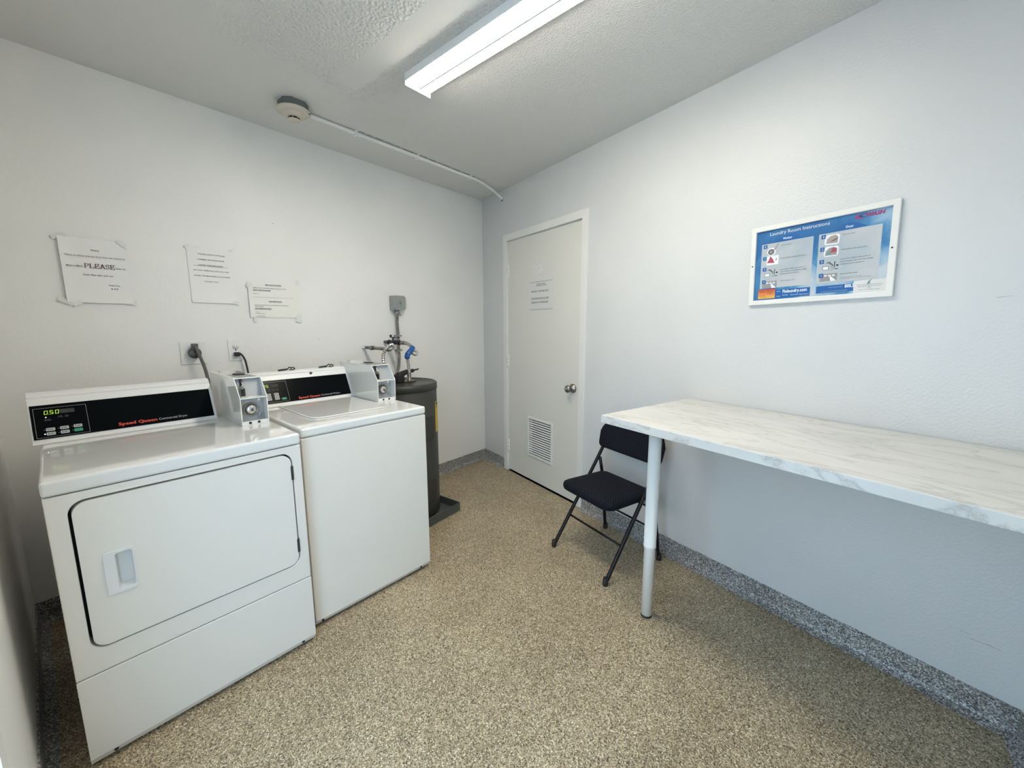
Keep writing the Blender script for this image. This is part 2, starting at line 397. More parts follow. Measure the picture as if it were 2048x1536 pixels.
# flaked epoxy cove base
BB = 0.0965
prof = [(0, BB), (-.005, BB), (-.005, .02), (-.009, .010), (-.020, .004), (-.036, .0012), (0, .0012)]
def cove(name, x0, x1, rot, loc, wob=0.0):
    g = G(); n = max(2, int((x1-x0)/.06)); random.seed(5); vs = []; k = len(prof)
    for i in range(n+1):
        x = x0+(x1-x0)*i/n; dz = random.uniform(-.0016, .0016); dw = random.uniform(0, .012)*wob
        for j, (y, z) in enumerate(prof): vs.append((x, y - (dw if j in (4, 5) else 0), z + (dz if j < 2 else 0)))
    fs = [(i*k+j, i*k+(j+1)%k, (i+1)*k+(j+1)%k, (i+1)*k+j) for i in range(n) for j in range(k)]
    fs += [tuple(range(k)), tuple(range(n*k, (n+1)*k))]
    g.add(vs, fs, M_COVE); return struct(g.build(name, loc=loc, rot=rot))
cove('baseboard_back', XL, 0, (0,0,0), (0,0,0))
br = struct(bpy.data.objects.new('baseboard_right', None)); COL.objects.link(br); br.location = (0,0,0); br.rotation_euler = (0,0,RZ)
for a, b in ((0.0, DS0-.056), (DS1+.056, 3.352)):
    c_ = cove('cove_strip', a, b, (0,0,0), (0,0,0), 1.0); c_.parent = br
cove('baseboard_left', 0, -DOORWAY[1]-.065, (0,0,PI/2), (XL, DOORWAY[1]+.062, 0))
cove('baseboard_near', 0, C0[0]-XL-.03, (0,0,PI), (C0[0]-.01, YN, 0))

# ------------------------------------------------------------------ the closed door in the right wall
dr = bpy.data.objects.new('door_1', None); COL.objects.link(dr); dr.location = (0,0,0); dr.rotation_euler = (0,0,RZ)
struct(dr, 'cream painted flat door with louvred vent and round knob')
V0, V1, VZ0, VZ1 = .703, 1.027, .224, .566
g = G().plate(rectl(DS0, DS1, .012, DZ), [rectl(V0+.012, V1-.012, VZ0+.012, VZ1-.012)], .008, .045, M_DOOR)
struct(g.build('door_panel', dr, bevel=.0015))
g = G(); a, b = .052, .045
g.plate([(DS0-.056, .001), (DS0-.004, .001), (DS0-.004, DZ+.004), (DS1+.004, DZ+.004), (DS1+.004, .001), (DS1+.056, .001), (DS1+.056, DZ+.058), (DS0-.056, DZ+.058)], [], -.012, .002, M_TRIMW)
g.plate([(DS0-.0055, .001), (DS0-.001, .001), (DS0-.001, DZ+.001), (DS1+.001, DZ+.001), (DS1+.001, .001), (DS1+.0055, .001), (DS1+.0055, DZ+.0055), (DS0-.0055, DZ+.0055)], [], .004, .11, M_TRIMW)
struct(g.build('door_frame', dr, bevel=.002))
struct(G().box(DS0, DS1, .05, .10, .002, DZ, M_GAP).build('door_stop', dr))
g = G().plate(rectl(V0, V1, VZ0, VZ1), [rectl(V0+.02, V1-.02, VZ0+.02, VZ1-.02)], .000, .008, M_TRIMW)
vf = struct(g.build('vent_grille', dr, bevel=.002))
g = G(); n = 15
for i in range(n):
    z = VZ0+.024 + (VZ1-VZ0-.048)*(i+.5)/n
    g.add([(V0+.018, .003, z-.0045), (V1-.018, .003, z-.0045), (V1-.018, .010, z+.0045), (V0+.018, .010, z+.0045),
           (V0+.018, .0045, z-.0055), (V1-.018, .0045, z-.0055), (V1-.018, .0115, z+.0035), (V0+.018, .0115, z+.0035)],
          [(0,1,2,3), (7,6,5,4), (0,4,5,1), (2,6,7,3), (0,3,7,4), (1,5,6,2)], M_TRIMW)
struct(g.build('louvre_slats', vf))
for z in (1.79, 1.015, .243):
    g = G().box(DS0-.012, DS0+.010, -.003, .009, z-.058, z+.058, M_TRIMW)
    for q in (-.052, -.020, .012): g.lathe([(.0055, q), (.0055, q+.030)], M_TRIMW, (DS0-.001, -.005, z), 'z', 12)
    struct(g.build('hinge', dr))
g = G(); kc = (1.243, 0, .872)
g.lathe([(.034, .008), (.034, .002), (.028, -.006), (.014, -.010), (.012, -.028), (.020, -.034), (.027, -.044), (.027, -.052), (.020, -.060), (.010, -.063), (.0, -.0635)], M_DSTEEL, kc, 'y', 32)
kn = struct(g.build('door_knob', dr), 'round satin nickel knob')
g = G().lathe([(.0085, -.0632), (.0085, -.0655), (0, -.0656)], M_STEEL, kc, 'y', 20); struct(g.build('knob_button', kn))
struct(G().box(DS1-.004, DS1+.003, -.001, .010, .80, .955, M_DSTEEL).build('latch_plate', dr, label='dark metal latch edge'))
# glue residue left on the door
g = G(); random.seed(8)
for (x, z) in ((.765, 1.79), (.80, 1.772), (.845, 1.785), (.865, 1.77), (.872, 1.75), (.855, 1.735), (.82, 1.722), (.79, 1.74), (.84, 1.745)):
    rr = [random.uniform(.008, .02) for _ in range(7)]
    g.plate([(x+rr[i]*math.cos(2*PI*i/7)*1.3, z+rr[i]*.7*math.sin(2*PI*i/7)) for i in range(7)], [], .0065, .0085, M_TAPE)
struct(g.build('glue_residue', dr))

# ------------------------------------------------------------------ machines
def XB(v0, y0, z0, y1, z1):
    """matrix taking (x, y, s) on a sloping face to machine space: s runs up the slope, y is depth into it"""
    L = math.hypot(y1-y0, z1-z0); cy, cz = (y1-y0)/L, (z1-z0)/L
    return Matrix(((1, 0, 0, v0), (0, cz, cy, y0), (0, -cy, cz, z0), (0, 0, 0, 1)))

def coin_box(par, x0, x1, yf, T, H, yback, slide_dark=True):
    t = .0035; z1 = T+.117; pr = [(yf, T+.0005), (yf-.004, z1), (yf+.058, H), (yback, H), (yback, T+.0005)]
    g = G()
    for a in (x0, x1-t): g.plate(pr, [], a, a+t, M_ENAMEL, 'yzx')
    g.plate([(yf+.055, H-t), (yf+.058, H), (yback, H), (yback, H-t)], [], x0+t, x1-t, M_ENAMEL, 'yzx')
    g.box(x0+t, x1-t, yback-t, yback, T+.0005, H-t, M_ENAMEL)
    g.box(x0+t, x1-t, yf, yf+.004, T+.0005, T+.018, M_ENAMEL); g.box(x0+t, x1-t, yf, yf+.05, T+.0005, T+.004, M_ENAMEL)
    for q in (.30, .62): g.lathe([(.0055, -.0006), (.0055, .0008)], M_GAP, (x0+(x1-x0)*q, yf-.0004, T+.010), 'y', 16)
    o = g.build('coin_box', par, bevel=.0012, label='white metal coin meter case')
    g = G(); g.box(x0+t, x1-t, yf-.001, yf+.075, z1-.004, z1, M_ENAMEL); g.build('shelf', o)
    g = G(); g.box(x0+t, x1-t, yf+.040, yf+.046, T+.004, z1-.004, M_TINGREY)
    g.lathe([(.006, .036), (.006, .040)], M_PLASTIC, (x1-.022, yf, z1-.017), 'y', 14)
    g.lathe([(.008, .034), (.008, .040)], M_GALV, (x1-.022, yf, T+.034), 'y', 14)
    g.build('lock_plate', o, label='grey steel plate')
    g = G(); g.plate([(yf+.05, z1), (yf+.056, z1), (yf+.080, H-t), (yf+.074, H-t)], [], x0+t, x1-t, M_TINGREY, 'yzx')
    g.build('slide_plate', o, label='grey steel plate')
    cx = x0 + (x1-x0)*.46; cz = T+.062
    g = G().lathe([(.029, .040), (.029, .032), (.026, .030), (.023, .036), (.019, .036)], M_DSTEEL, (cx, yf, cz), 'y', 36)
    g.lathe([(.019, .038), (.019, .024), (.016, .021), (0, .021)], M_STEEL, (cx, yf, cz), 'y', 36)
    g.lathe([(.0065, .0208), (.0065, .0200), (0, .0200)], M_DSTEEL, (cx, yf, cz), 'y', 16); g.rect(cx-.0014, cx+.0014, cz-.005, cz+.005, M_BLACK, yf+.0198)
    g.build('lock', o, label='round steel lock')
    sx = x0 + (x1-x0)*.26
    g = G(); g.tube([(sx-.001, yf+.066, H-.006), (sx+.004, yf+.052, H-.030), (sx-.006, yf+.045, H-.040)], .0022, M_STEEL, 8)
    g.lathe([(.0065, .020), (.0065, .050)], M_DSTEEL, (sx-.008, yf, z1+.042), 'y', 16)
    g.box(sx-.004, sx+.006, yf+.034, yf+.058, z1+.004, z1+.036, M_BLACK); g.box(sx-.004, sx+.004, yf+.060, yf+.072, H-.034, H-.006, M_BLACK)
    g.box(sx-.012, sx+.014, yf+.026, yf+.056, z1, z1+.005, M_STEEL)
    g.build('coin_slide', o, label='steel and black coin slot')
    g = G(); g.box(x0+.018, x1-.014, yf+.075, yf+.22, H-.001, H+.0008, M_GALV); g.box((x0+x1)/2-.014, (x0+x1)/2+.020, yf+.165, yf+.215, H+.0002, H+.006, M_BLACK)
    g.build('top_plate', o, label='grey top plate with black clip')
    g = G(); g.lathe([(.009, 0), (.009, .003), (.004, .006), (0, .006)], M_STEEL, (x0+.03, yback-.06, H), 'z', 14); g.build('top_screw', o)
    return o

def console(par, x0, x1, y0, T, H, back, px0, px1, texts, digits, btn, hole=None):
    yt, zt = y0+.074, T+.156
    pr = [(y0-.005, T+.0005), (y0-.005, T+.004), (y0+.0028, T+.006)]
    pr += [(yt, zt), (yt+.0025, zt+.002), (yt+.0035, zt-.006), (yt+.0085, zt-.006), (yt+.0095, zt+.006), (yt+.015, zt+.0125), (yt+.026, zt+.018), (yt+.042, zt+.020), (back-.015, zt+.017), (back, zt+.004), (back, T+.0005)]
    g = G().plate(pr, [], x0, x1, M_PLASTIC, 'yzx'); o = g.build('console', par, bevel=.004, seg=3)
    if hole:
        g = G(); g.X = XB(hole, y0, T, yt, zt); g.lathe([(.0075, -.004), (.0075, .004)], M_BLACK, (0, 0, .168), 'y', 16); g.build('cable_hole', o)
    g = G(); X = XB(0, y0, T, yt, zt); g.X = X
    g.plate(rectl(px0, px1, .019, .146), [], -.0025, .002, M_BLACKGLOSS)
    e = -.0029
    bx0, bx1, bz0, bz1 = btn['border']; lw = .0007
    for a in ((bx0, bx1, bz0, bz0+lw), (bx0, bx1, bz1-lw, bz1), (bx0, bx0+lw, bz0, bz1), (bx1-lw, bx1, bz0, bz1)): g.rect(*a, M_LGREY, e)
    g.rect(*btn['dim'], M_MGREY if False else M_GAP, e)
    for (x, z, m_) in btn['keys']:
        g.poly(rrect(x, x+.022, z, z+.0115, .0025, 3), m_, e)
        if m_ is not M_GRN:
            g.rect(x+.004, x+.006, z+.003, z+.0085, M_INK, e-.0003)
            g.text(btn.get('word', 'LOW'), x+.0085, z+.0035, M_INK, w=.0085, h=.0045, y=e-.0003, bold=.03)
    for (x, z) in btn['dots']: g.poly(circ(x, z, .0014, 10), M_MGREY, e)
    for (x, z) in btn['lit']: g.poly(circ(x, z, .0017, 10), M_LEDW, e)
    for (x, z, wd) in btn['tiny']:
        g.text('IN USE', x, z+.003, M_MGREY, w=wd*.7, h=.003, y=e); g.text('COOL DOWN', x-.002, z-.001, M_MGREY, w=wd, h=.003, y=e)
    for (s_, x, z, wd, h, m_, b) in texts: g.text(s_, x, z, m_, w=wd, h=h, y=e, bold=b)
    g.build('control_panel', o, label='glossy black control panel with printed keys')
    # seven segment digits
    g = G(); g.X = X; SEG = {'0': 'abcdef', '1': 'bc', '5': 'acdfg', '7': 'abc', '2': 'abged'}
    dx, dz, dw, dh = digits[1]; x = dx
    for ch in digits[0]:
        if ch == '.': g.rect(x-.0022, x-.0007, dz, dz+.0015, M_LED, e); continue
        q = .0016; sl = .0015
        def sg(a, b, c, d): g.add([(x+a+sl*(b/dh), e, dz+b), (x+c+sl*(b/dh), e, dz+b), (x+c+sl*(d/dh), e, dz+d), (x+a+sl*(d/dh), e, dz+d)], [(0,1,2,3)], M_LED)
        for k in SEG[ch]:
            if k == 'a': sg(.0006, dh-q, dw-.0006, dh)
            if k == 'd': sg(.0006, 0, dw-.0006, q)
            if k == 'g': sg(.0006, dh/2-q/2, dw-.0006, dh/2+q/2)
            if k == 'b': sg(dw-q, dh/2+.0004, dw, dh-.0004)
            if k == 'c': sg(dw-q, .0004, dw, dh/2-.0004)
            if k == 'f': sg(0, dh/2+.0004, q, dh-.0004)
            if k == 'e': sg(0, .0004, q, dh/2-.0004)
        x += dw+.0045
    g.build('digit_display', o, label='lit yellow green price digits')
    return o

# ---- dryer
DW, DT, DD = .6622, .914, .70
dry = thing('clothes_dryer', 'white coin operated clothes dryer with wide door, nearest the left wall', 'dryer', (-2.8287, -1.0542, 0), -.0197)
g = G().box(.002, DW-.002, .050, DD, .022, .868, M_ENAMEL_FRONT); g.build('cabinet', dry, bevel=.002)
g = G().plate(rectl(0, DW, .3015, .867), [rrect(.0405, .6285, .3745, .8425, .040, 8)], 0, .0498, M_ENAMEL_FRONT); g.build('front_panel', dry, bevel=.003, seg=3)
g = G().box(.03, .64, .044, .0495, .36, .86, M_GAP); g.build('door_gasket', dry, label='dark door gasket')
g = G().plate([(.004, .296), (.0, .2985), (.0, .034), (.010, .012), (.0498, .012), (.0498, .2985)][1:], [], 0, DW, M_ENAMEL_FRONT, 'yzx'); lp = g.build('lower_panel', dry, bevel=.003, seg=3)
for x in (.055, .612): G().lathe([(.0055, -.0016), (.0055, .004)], M_BLACK, (x, .0035, .026), 'y', 12).build('panel_screw', lp, label='dark screw hole')
HX0, HX1, HZ0, HZ1 = .092, .159, .531, .666
hole = rrect(.117, .155, .542, .658, .008, 4)
g = G().plate(rrect(.0475, .6225, .3805, .8365, .035, 8), [hole], -.003, .036, M_ENAMEL_FRONT); dd = g.build('dryer_door', dry, bevel=.003, seg=3)
g = G().plate(rrect(HX0, HX1, HZ0, HZ1, .006, 4), [hole], -.0065, -.0028, M_PLASTIC)
inn = rrect(.1215, .1535, .549, .652, .006, 4); k = len(hole); vs = [(p[0], -.005, p[1]) for p in hole] + [(p[0], .024, p[1]) for p in inn]
g.add(vs, [(i, (i+1) % k, k+(i+1) % k, k+i) for i in range(k)], M_PLASTIC, True); g.add(vs[k:], [tuple(range(k))], M_PLASTIC)
g.build('door_handle', dd, bevel=.0012, label='white recessed pull handle')
for z in (.76, .455): G().box(.6195, .6285, -.0045, .004, z-.028, z+.028, M_GAP).build('door_hinge', dd, bevel=.001, label='dark hinge')
g = G().box(-.001, DW+.001, -.004, DD+.003, .8695, DT, M_ENAMEL); g.build('top_panel', dry, bevel=.009, seg=4)
for x in (.05, DW-.05):
    for y in (.06, DD-.06): G().lathe([(.02, .0), (.02, .010), (.008, .012), (.008, .024)], M_BLACK, (x, y, 0), 'z', 12).build('levelling_foot', dry)
K = [(.017, .047), (.0505, .047), (.084, .048)]
b1 = dict(border=(-.0065, .124, .0235, .134), dim=(.057, .093, .1085, .124), keys=[(.0172, .0465, M_LGREY), (.0508, .0470, M_LGREY), (.0845, .0478, M_LGREY), (.0172, .0305, M_LGREY), (.0508, .0308, M_LGREY), (.0845, .0318, M_GRN)],
          dots=[(.0135, .052), (.047, .0525), (.081, .0535), (.047, .0365), (.081, .0375)], lit=[(.0215, .0985), (.0135, .0365)], tiny=[(.018, .086, .018), (.052, .094, .012), (.068, .094, .011)], word='LOW')
console(dry, -.018, .518, .526, DT, 1.09, .685, -.0135, .508, [('Speed Queen', .2015, .031, .115, .0115, M_RED, .03), ('Commercial Dryer', .322, .0315, .093, .0095, M_LGREY, 0.0)], ('0.50', (.018, .109, .009, .0145)), b1)
coin_box(dry, .546, .648, .279, DT, 1.111, .72)

# ---- washer
WW, WT, WD = .6185, .911, .69
was = thing('washing_machine', 'white top loading coin operated washing machine between the dryer and the dark water heater', 'washing machine', (-2.1378, -1.0001, 0), -.0353)
g = G().box(.002, WW-.002, .002, WD, .022, .869, M_ENAMEL_FRONT); g.build('cabinet', was, bevel=.005, seg=3)
g = G().plate([(-.004, .8665), (-.004, .034), (.008, .012), (.014, .012), (.014, .8665)], [], .001, WW-.001, M_ENAMEL_FRONT, 'yzx'); fp = g.build('front_panel', was, bevel=.004, seg=3)
for x in (.031, .557): G().lathe([(.0055, -.0056), (.0055, .0)], M_BLACK, (x, .0035, .026), 'y', 12).build('panel_screw', fp, label='dark screw hole')
g = G().box(-.001, WW+.001, -.006, WD+.003, .871, WT, M_ENAMEL); g.build('top_panel', was, bevel=.010, seg=4)
lid = [(.098, .545), (.100, .19), (.104, .155), (.115, .135), (.135, .122), (.160, .117), (.44, .117), (.462, .121), (.477, .134), (.482, .155), (.482, .545)]
g = G().plate(lid, [], WT+.0005, WT+.007, M_ENAMEL, 'xyz'); g.build('lid', was, bevel=.004, seg=3)
for x in (.05, WW-.05):
    for y in (.06, WD-.06): G().lathe([(.02, .0), (.02, .010), (.008, .012), (.008, .024)], M_BLACK, (x, y, 0), 'z', 12).build('levelling_foot', was)
b2 = dict(border=(.0, .1655, .026, .137), dim=(.092, .125, .109, .123), keys=[(x_, z_, M_LGREY) for x_ in (.020, .060, .0965) for z_ in (.0375, .0505, .0635)] + [(.1295, .034, M_GRN)],
          dots=[(.0925, .044), (.0925, .057), (.0925, .07), (.056, .044), (.056, .057), (.1265, .040)], lit=[], tiny=[(.075, .091, .012), (.095, .091, .012), (.113, .091, .012)], word='WARM')
console(was, -.012, .512, .56, WT, 1.085, .69, -.006, .500, [('Speed Queen', .210, .027, .114, .0115, M_RED, .03), ('Commercial Washer', .330, .0285, .107, .0095, M_LGREY, 0.0)], ('1.75', (.042, .108, .009, .0145)), b2, hole=.305)
coin_box(was, .510, .619, .275, WT, 1.111, .71)

# black clips with thin wire loops lying on the washer console
def Wp(x, y, z):
    a = -.0353; return (-2.1378 + x*math.cos(a) - y*math.sin(a), -1.0001 + x*math.sin(a) + y*math.cos(a), z)
for x, lab, zt in ((.150, 'black clip on a thin clear wire loop, left one on the washer console', 1.083), (.365, 'black clip on a thin clear wire loop beside the right coin box', 1.083)):
    t = thing('security_cable', lab, 'cable', Wp(x, .665, zt), -.0353, 'wire loops on the washer console')
    g = G().tube(curve([(.0, 0, .006), (.022, -.004, .008), (.045, 0, .009)], 4), [.005]*9, M_BLACK, 8); g.tube(curve([(.045, 0, .009), (.058, -.003, .020), (.066, 0, .012), (.074, 0, .018), (.085, 0, .010), (.072, -.003, .005), (.055, 0, .006)], 5), .0028, M_BLACK, 8)
    g.build('clip', t)
    g = G().tube(curve([(.004, .0, .006), (-.026, 0, .004), (-.028, .004, .028), (-.008, .008, .044), (.022, .008, .040), (.040, .006, .016)], 6), .0009, M_PLASTIC, 6); g.build('wire_loop', t)

# ------------------------------------------------------------------ outlets and cords
t = thing('wall_outlet', 'large square white outlet plate behind the dryer with a round grey plug in it', 'outlet', (-2.25, 0, 1.185))
g = G().box(-.056, .056, -.006, 0, -.060, .060, M_PLATE); g.build('cover_plate', t, bevel=.002)
g = G().lathe([(.030, -.006), (.030, -.009), (.027, -.010), (0, -.010)], M_PLASTIC, axis='y', n=28); g.build('receptacle', t)
t = thing('power_cord', 'thick grey dryer cord hanging from the round plug', 'cord', (-2.25, -.011, 1.190))
g = G().lathe([(.0, .0), (.026, .0), (.029, -.006), (.029, -.020), (.024, -.030), (.012, -.036), (.0, -.036)], M_GREYP, (0, 0, -.004), 'y', 28)
g.box(-.012, .014, -.036, -.008, .0, .046, M_GREYP); g.build('plug', t, bevel=.003)
g = G().tube(curve([(.0, -.026, .036), (.004, -.046, .020), (.012, -.052, -.020), (.024, -.060, -.075), (.030, -.075, -.135), (.030, -.11, -.20), (.028, -.20, -.36)], 6), .0085, M_GREYP, 10, flat=.6); g.build('cable', t)
t = thing('wall_outlet', 'white duplex outlet plate with a black plug in its lower socket', 'outlet', (-2.057, 0, 1.190))
g = G().box(-.035, .035, -.005, 0, -.060, .060, M_PLATE); g.build('cover_plate', t, bevel=.002)
for z in (.020, -.020):
    g = G().lathe([(.0165, -.004), (.0165, -.0065), (0, -.0065)], M_PLASTIC, (0, 0, z), 'y', 24)
    if z > 0: g.rect(-.0075, -.0055, z-.002, z+.008, M_BLACK, -.0068); g.rect(.0055, .0075, z-.001, z+.007, M_BLACK, -.0068); g.poly(circ(0, z-.008, .0028, 12), M_BLACK, -.0068)
    g.build('receptacle', t)
g = G().lathe([(.0035, -.0045), (.0035, -.0062), (0, -.0062)], M_BLACK, (0, 0, 0), 'y', 12); g.build('centre_screw', t)
t = thing('power_cord', 'thin black washer cord hanging from the duplex outlet', 'cord', (-2.057, -.0069, 1.168))
g = G().box(-.013, .013, -.024, 0, -.012, .012, M_BLACK).box(.004, .020, -.022, -.004, -.006, .008, M_BLACK); g.build('plug', t, bevel=.004, seg=3)
g = G().tube(curve([(.010, -.013, .002), (.022, -.016, -.004), (.034, -.022, -.035), (.040, -.026, -.085), (.040, -.05, -.17), (.035, -.12, -.32)], 6), .0052, M_BLACK, 10); g.build('cable', t)

# ------------------------------------------------------------------ paper notices
def paper_sheet(g, wd, hg, m, curl=None, y=-.0035, n=10):
    """a sheet with its lower left at 0,0; edges lift a little from the wall"""
    vs = []; curl = curl or (lambda u, v: 0)
    for j in range(n+1):
        for i in range(n+1):
            u, v = i/n, j/n; vs.append((u*wd, y-curl(u, v), v*hg))
    k = len(vs); vs += [(a, b+.0004, c) for a, b, c in vs]
    fs = [(j*(n+1)+i, j*(n+1)+i+1, (j+1)*(n+1)+i+1, (j+1)*(n+1)+i) for j in range(n) for i in range(n)]
    fs += [tuple(k+a for a in reversed(f)) for f in fs]; g.add(vs, fs, m, True)
TAPES = [0]
def tape(t, x, z, a, l=.045, w=.018):
    TAPES[0] += 1; ty = .0007*(TAPES[0] % 5)
    c, s = math.cos(a), math.sin(a); g = G(); g.plate([(x+l/2*c*i-w/2*s*j, z+l/2*s*i+w/2*c*j) for i, j in ((-1,-1), (1,-1), (1,1), (-1,1))], [], -.0068-ty, -.0064-ty, M_TAPE); g.build('tape', t, label='clear wrinkled tape')
def serif_word(g, word, x0, z0, wd, h, m, y):
    """slab-serif capitals, as printed in the big red-black word"""
    st = {'P': [((.15,0),(.15,1)), ((.15,1),(.62,1)), ((.62,1),(.8,.88)), ((.8,.88),(.8,.62)), ((.8,.62),(.62,.5)), ((.62,.5),(.15,.5))],
          'L': [((.15,0),(.15,1)), ((.15,0),(.82,0)), ((.82,0),(.85,.25))],
          'E': [((.15,0),(.15,1)), ((.15,1),(.8,1)), ((.8,1),(.82,.8)), ((.15,.52),(.6,.52)), ((.6,.42),(.6,.62)), ((.15,0),(.82,0)), ((.82,0),(.85,.24))],
          'A': [((.1,0),(.5,1)), ((.5,1),(.9,0)), ((.26,.36),(.74,.36))],
          'S': [((.8,.78),(.65,.98)), ((.65,.98),(.35,.98)), ((.35,.98),(.18,.8)), ((.18,.8),(.25,.6)), ((.25,.6),(.72,.42)), ((.72,.42),(.82,.2)), ((.82,.2),(.65,.02)), ((.65,.02),(.3,.02)), ((.3,.02),(.16,.22))]}
    ser = {'P': [(.15,0),(.15,1)], 'L': [(.15,1),(.15,0)], 'E': [(.15,0),(.15,1)], 'A': [(.1,0),(.9,0)], 'S': []}
    cw = wd/len(word)
    for i, ch in enumerate(word):
        X = lambda p: (x0+i*cw+p[0]*cw*.95, z0+p[1]*h)
        for a, b in st[ch]:
            A, B = X(a), X(b); d = Vector((B[0]-A[0], B[1]-A[1])); vert = abs(d.y) > abs(d.x)*1.5
            t = h*(.075 if vert else .04)
            n = Vector((-d.y, d.x)).normalized()*t; e = d.normalized()*t*.4
            g.add([(A[0]-n.x-e.x, y, A[1]-n.y-e.y), (B[0]-n.x+e.x, y, B[1]-n.y+e.y), (B[0]+n.x+e.x, y, B[1]+n.y+e.y), (A[0]+n.x-e.x, y, A[1]+n.y-e.y)], [(0,1,2,3)], m)
        for p in ser[ch]:
            q = X(p); g.rect(q[0]-cw*.17, q[0]+cw*.17, q[1]-h*.035, q[1]+h*.035, m, y)
Y = -.0056
# left notice
t = thing('paper_notice', 'white paper notice with the large word PLEASE, leftmost on the back wall', 'notice', (-2.676, 0, 1.436))
g = G(); paper_sheet(g, .216, .285, M_PAPER, lambda u, v: .010*max(0, .15-u)/.15 + .006*max(0, .12-v)/.12*(u > .1), -.004); 
for s_, a, b, z, h, m_ in (('Notice:', .098, .125, .233, .0062, M_INK), ('This is to inform that the dryer hose was cleaned by', .014, .207, .204, .0068, M_INKSOFT), ('Make-n-Matic.', .014, .067, .158, .0068, M_INKSOFT), ('clean the', .172, .205, .158, .0068, M_INKSOFT),
                  ('Dryer filter after each use.', .062, .160, .122, .0068, M_INKSOFT), ('Thank You,', .139, .178, .079, .0068, M_INKSOFT), ('B of D', .147, .170, .063, .0068, M_INK)):
    g.text(s_, a, z, m_, w=b-a, h=h, y=Y-(.006 if a < .03 else 0), bold=.012)
serif_word(g, 'PLEASE', .070, .156, .100, .0195, M_DRED, Y-.001)
g.build('sheet', t)
tape(t, .005, .284, .4); tape(t, .205, .278, -.6, .035); tape(t, -.004, .004, -.5, .05); tape(t, .03, -.004, .5, .03); tape(t, .214, .004, -.1, .03)
# second notice
t = thing('paper_notice', 'white paper notice in spaced capitals, straight above the large outlet plate', 'notice', (-2.229, 0, 1.453))
g = G(); paper_sheet(g, .201, .288, M_PAPERG if False else M_PAPER, lambda u, v: .004*max(0, .1-v)/.1, -.003)
for s_, a, b, z in (('PLEASE LEAVE A PHONE', .048, .167, .255), ('NUMBER ON YOUR DOOR', .044, .162, .227), ('UNDER THESE MACHINES', .044, .153, .198), ('SO THAT SOMEONE CAN CALL YOU', .021, .178, .170), ('WHEN THE MACHINE HAS STOPPED', .018, .182, .142), ('THANK YOU', .063, .124, .113)):
    g.text(s_, a, z-.003, M_INKSOFT, w=b-a, h=.0062, y=-.0045, bold=.006)
g.rect(.022, .174, .1925, .1935, M_INKSOFT, -.0045)
g.build('sheet', t)
tape(t, .002, .289, .5, .02, .012); tape(t, .197, .289, .1, .02, .012); tape(t, .198, .004, -.3, .03)
# third notice
t = thing('paper_notice', 'wide cream paper notice with a ruled line, rightmost on the back wall', 'notice', (-1.966, 0, 1.378))
g = G(); paper_sheet(g, .280, .205, M_PAPERY, lambda u, v: .006*max(0, .1-u)/.1 + .008*max(0, v-.8)*(u < .4), -.004)
L3 = [('IMPORTANT NOTICE', .093, .180, .191, .0062, M_INK, 1), ('PLEASE DO NOT USE THE MACHINES FOR CARPETS OR RUGS', .026, .207, .171, .0058, M_INKSOFT, 0), ('USE SUN DRY ROOM TO HANG LARGE ITEMS', .026, .119, .158, .0066, M_INK, 1), ('THANK YOU', .024, .056, .138, .0045, M_INKSOFT, 0),
      ('AVISO IMPORTANTE', .103, .177, .0945, .0066, M_INK, 1), ('NO USE LAS MAQUINAS DE LA LAVANDERIA PARA ALFOMBRAS NI', .028, .212, .073, .0052, M_INKSOFT, 0), ('TAPETES, POR FAVOR', .028, .073, .064, .0052, M_INKSOFT, 0), ('USE EL TENDEDERO PARA LO GRANDE', .028, .115, .051, .0062, M_INK, 1),
      ('GRACIAS', .030, .048, .032, .0045, M_INKSOFT, 0), ('LA ADMINISTRACION', .028, .076, .023, .0045, M_INKSOFT, 0), ('THE MANAGEMENT', .028, .080, .009, .0045, M_INKSOFT, 0)]
for s_, a, b, z, h, m_, u_ in L3:
    g.text(s_, a, z-.003, m_, w=b-a, h=h, y=-.0056, bold=.012 if u_ else .0)
    if u_: g.rect(a, b, z-.0055, z-.0048, m_, -.0056)
g.rect(.024, .250, .1180, .1188, M_MGREY, -.0056)
g.build('sheet', t)
tape(t, .004, .185, 1.2, .03); tape(t, .268, -.004, 1.1, .05, .022); tape(t, .272, -.020, -.3, .03); tape(t, .025, -.010, 1.4, .03); tape(t, .276, .215, 1.3, .03)
# notice on the door (lies on the door: a thing of its own)
t = thing('paper_notice', 'pale grey paper sign with bold lines stuck on the closed door', 'notice', RW(.720, .008, 1.447), RZ)
g = G(); paper_sheet(g, .284, .219, M_PAPERG, None, -.002)
for s_, a, b, z, h, m_ in (('LAUNDRY ROOM', .092, .195, .194, .0085, M_MGREY), ('RULES AND HOURS', .085, .212, .182, .0085, M_MGREY), ('8:00 A.M. - 10:00 P.M. ONLY', .024, .240, .138, .0120, M_INKSOFT), ('PLEASE KEEP THE DOOR LOCKED', .024, .240, .082, .0125, M_INKSOFT), ('RESIDENTS OF THE BUILDING', .026, .234, .052, .0125, M_INKSOFT)):
    g.text(s_, a, z, m_, w=b-a, h=h, y=-.0026, bold=.02)
for z0_, z1_ in ((0, .006), (.213, .219)): g.rect(0, .284, z0_, z1_, M_LGREY, -.0024)
g.build('sheet', t)

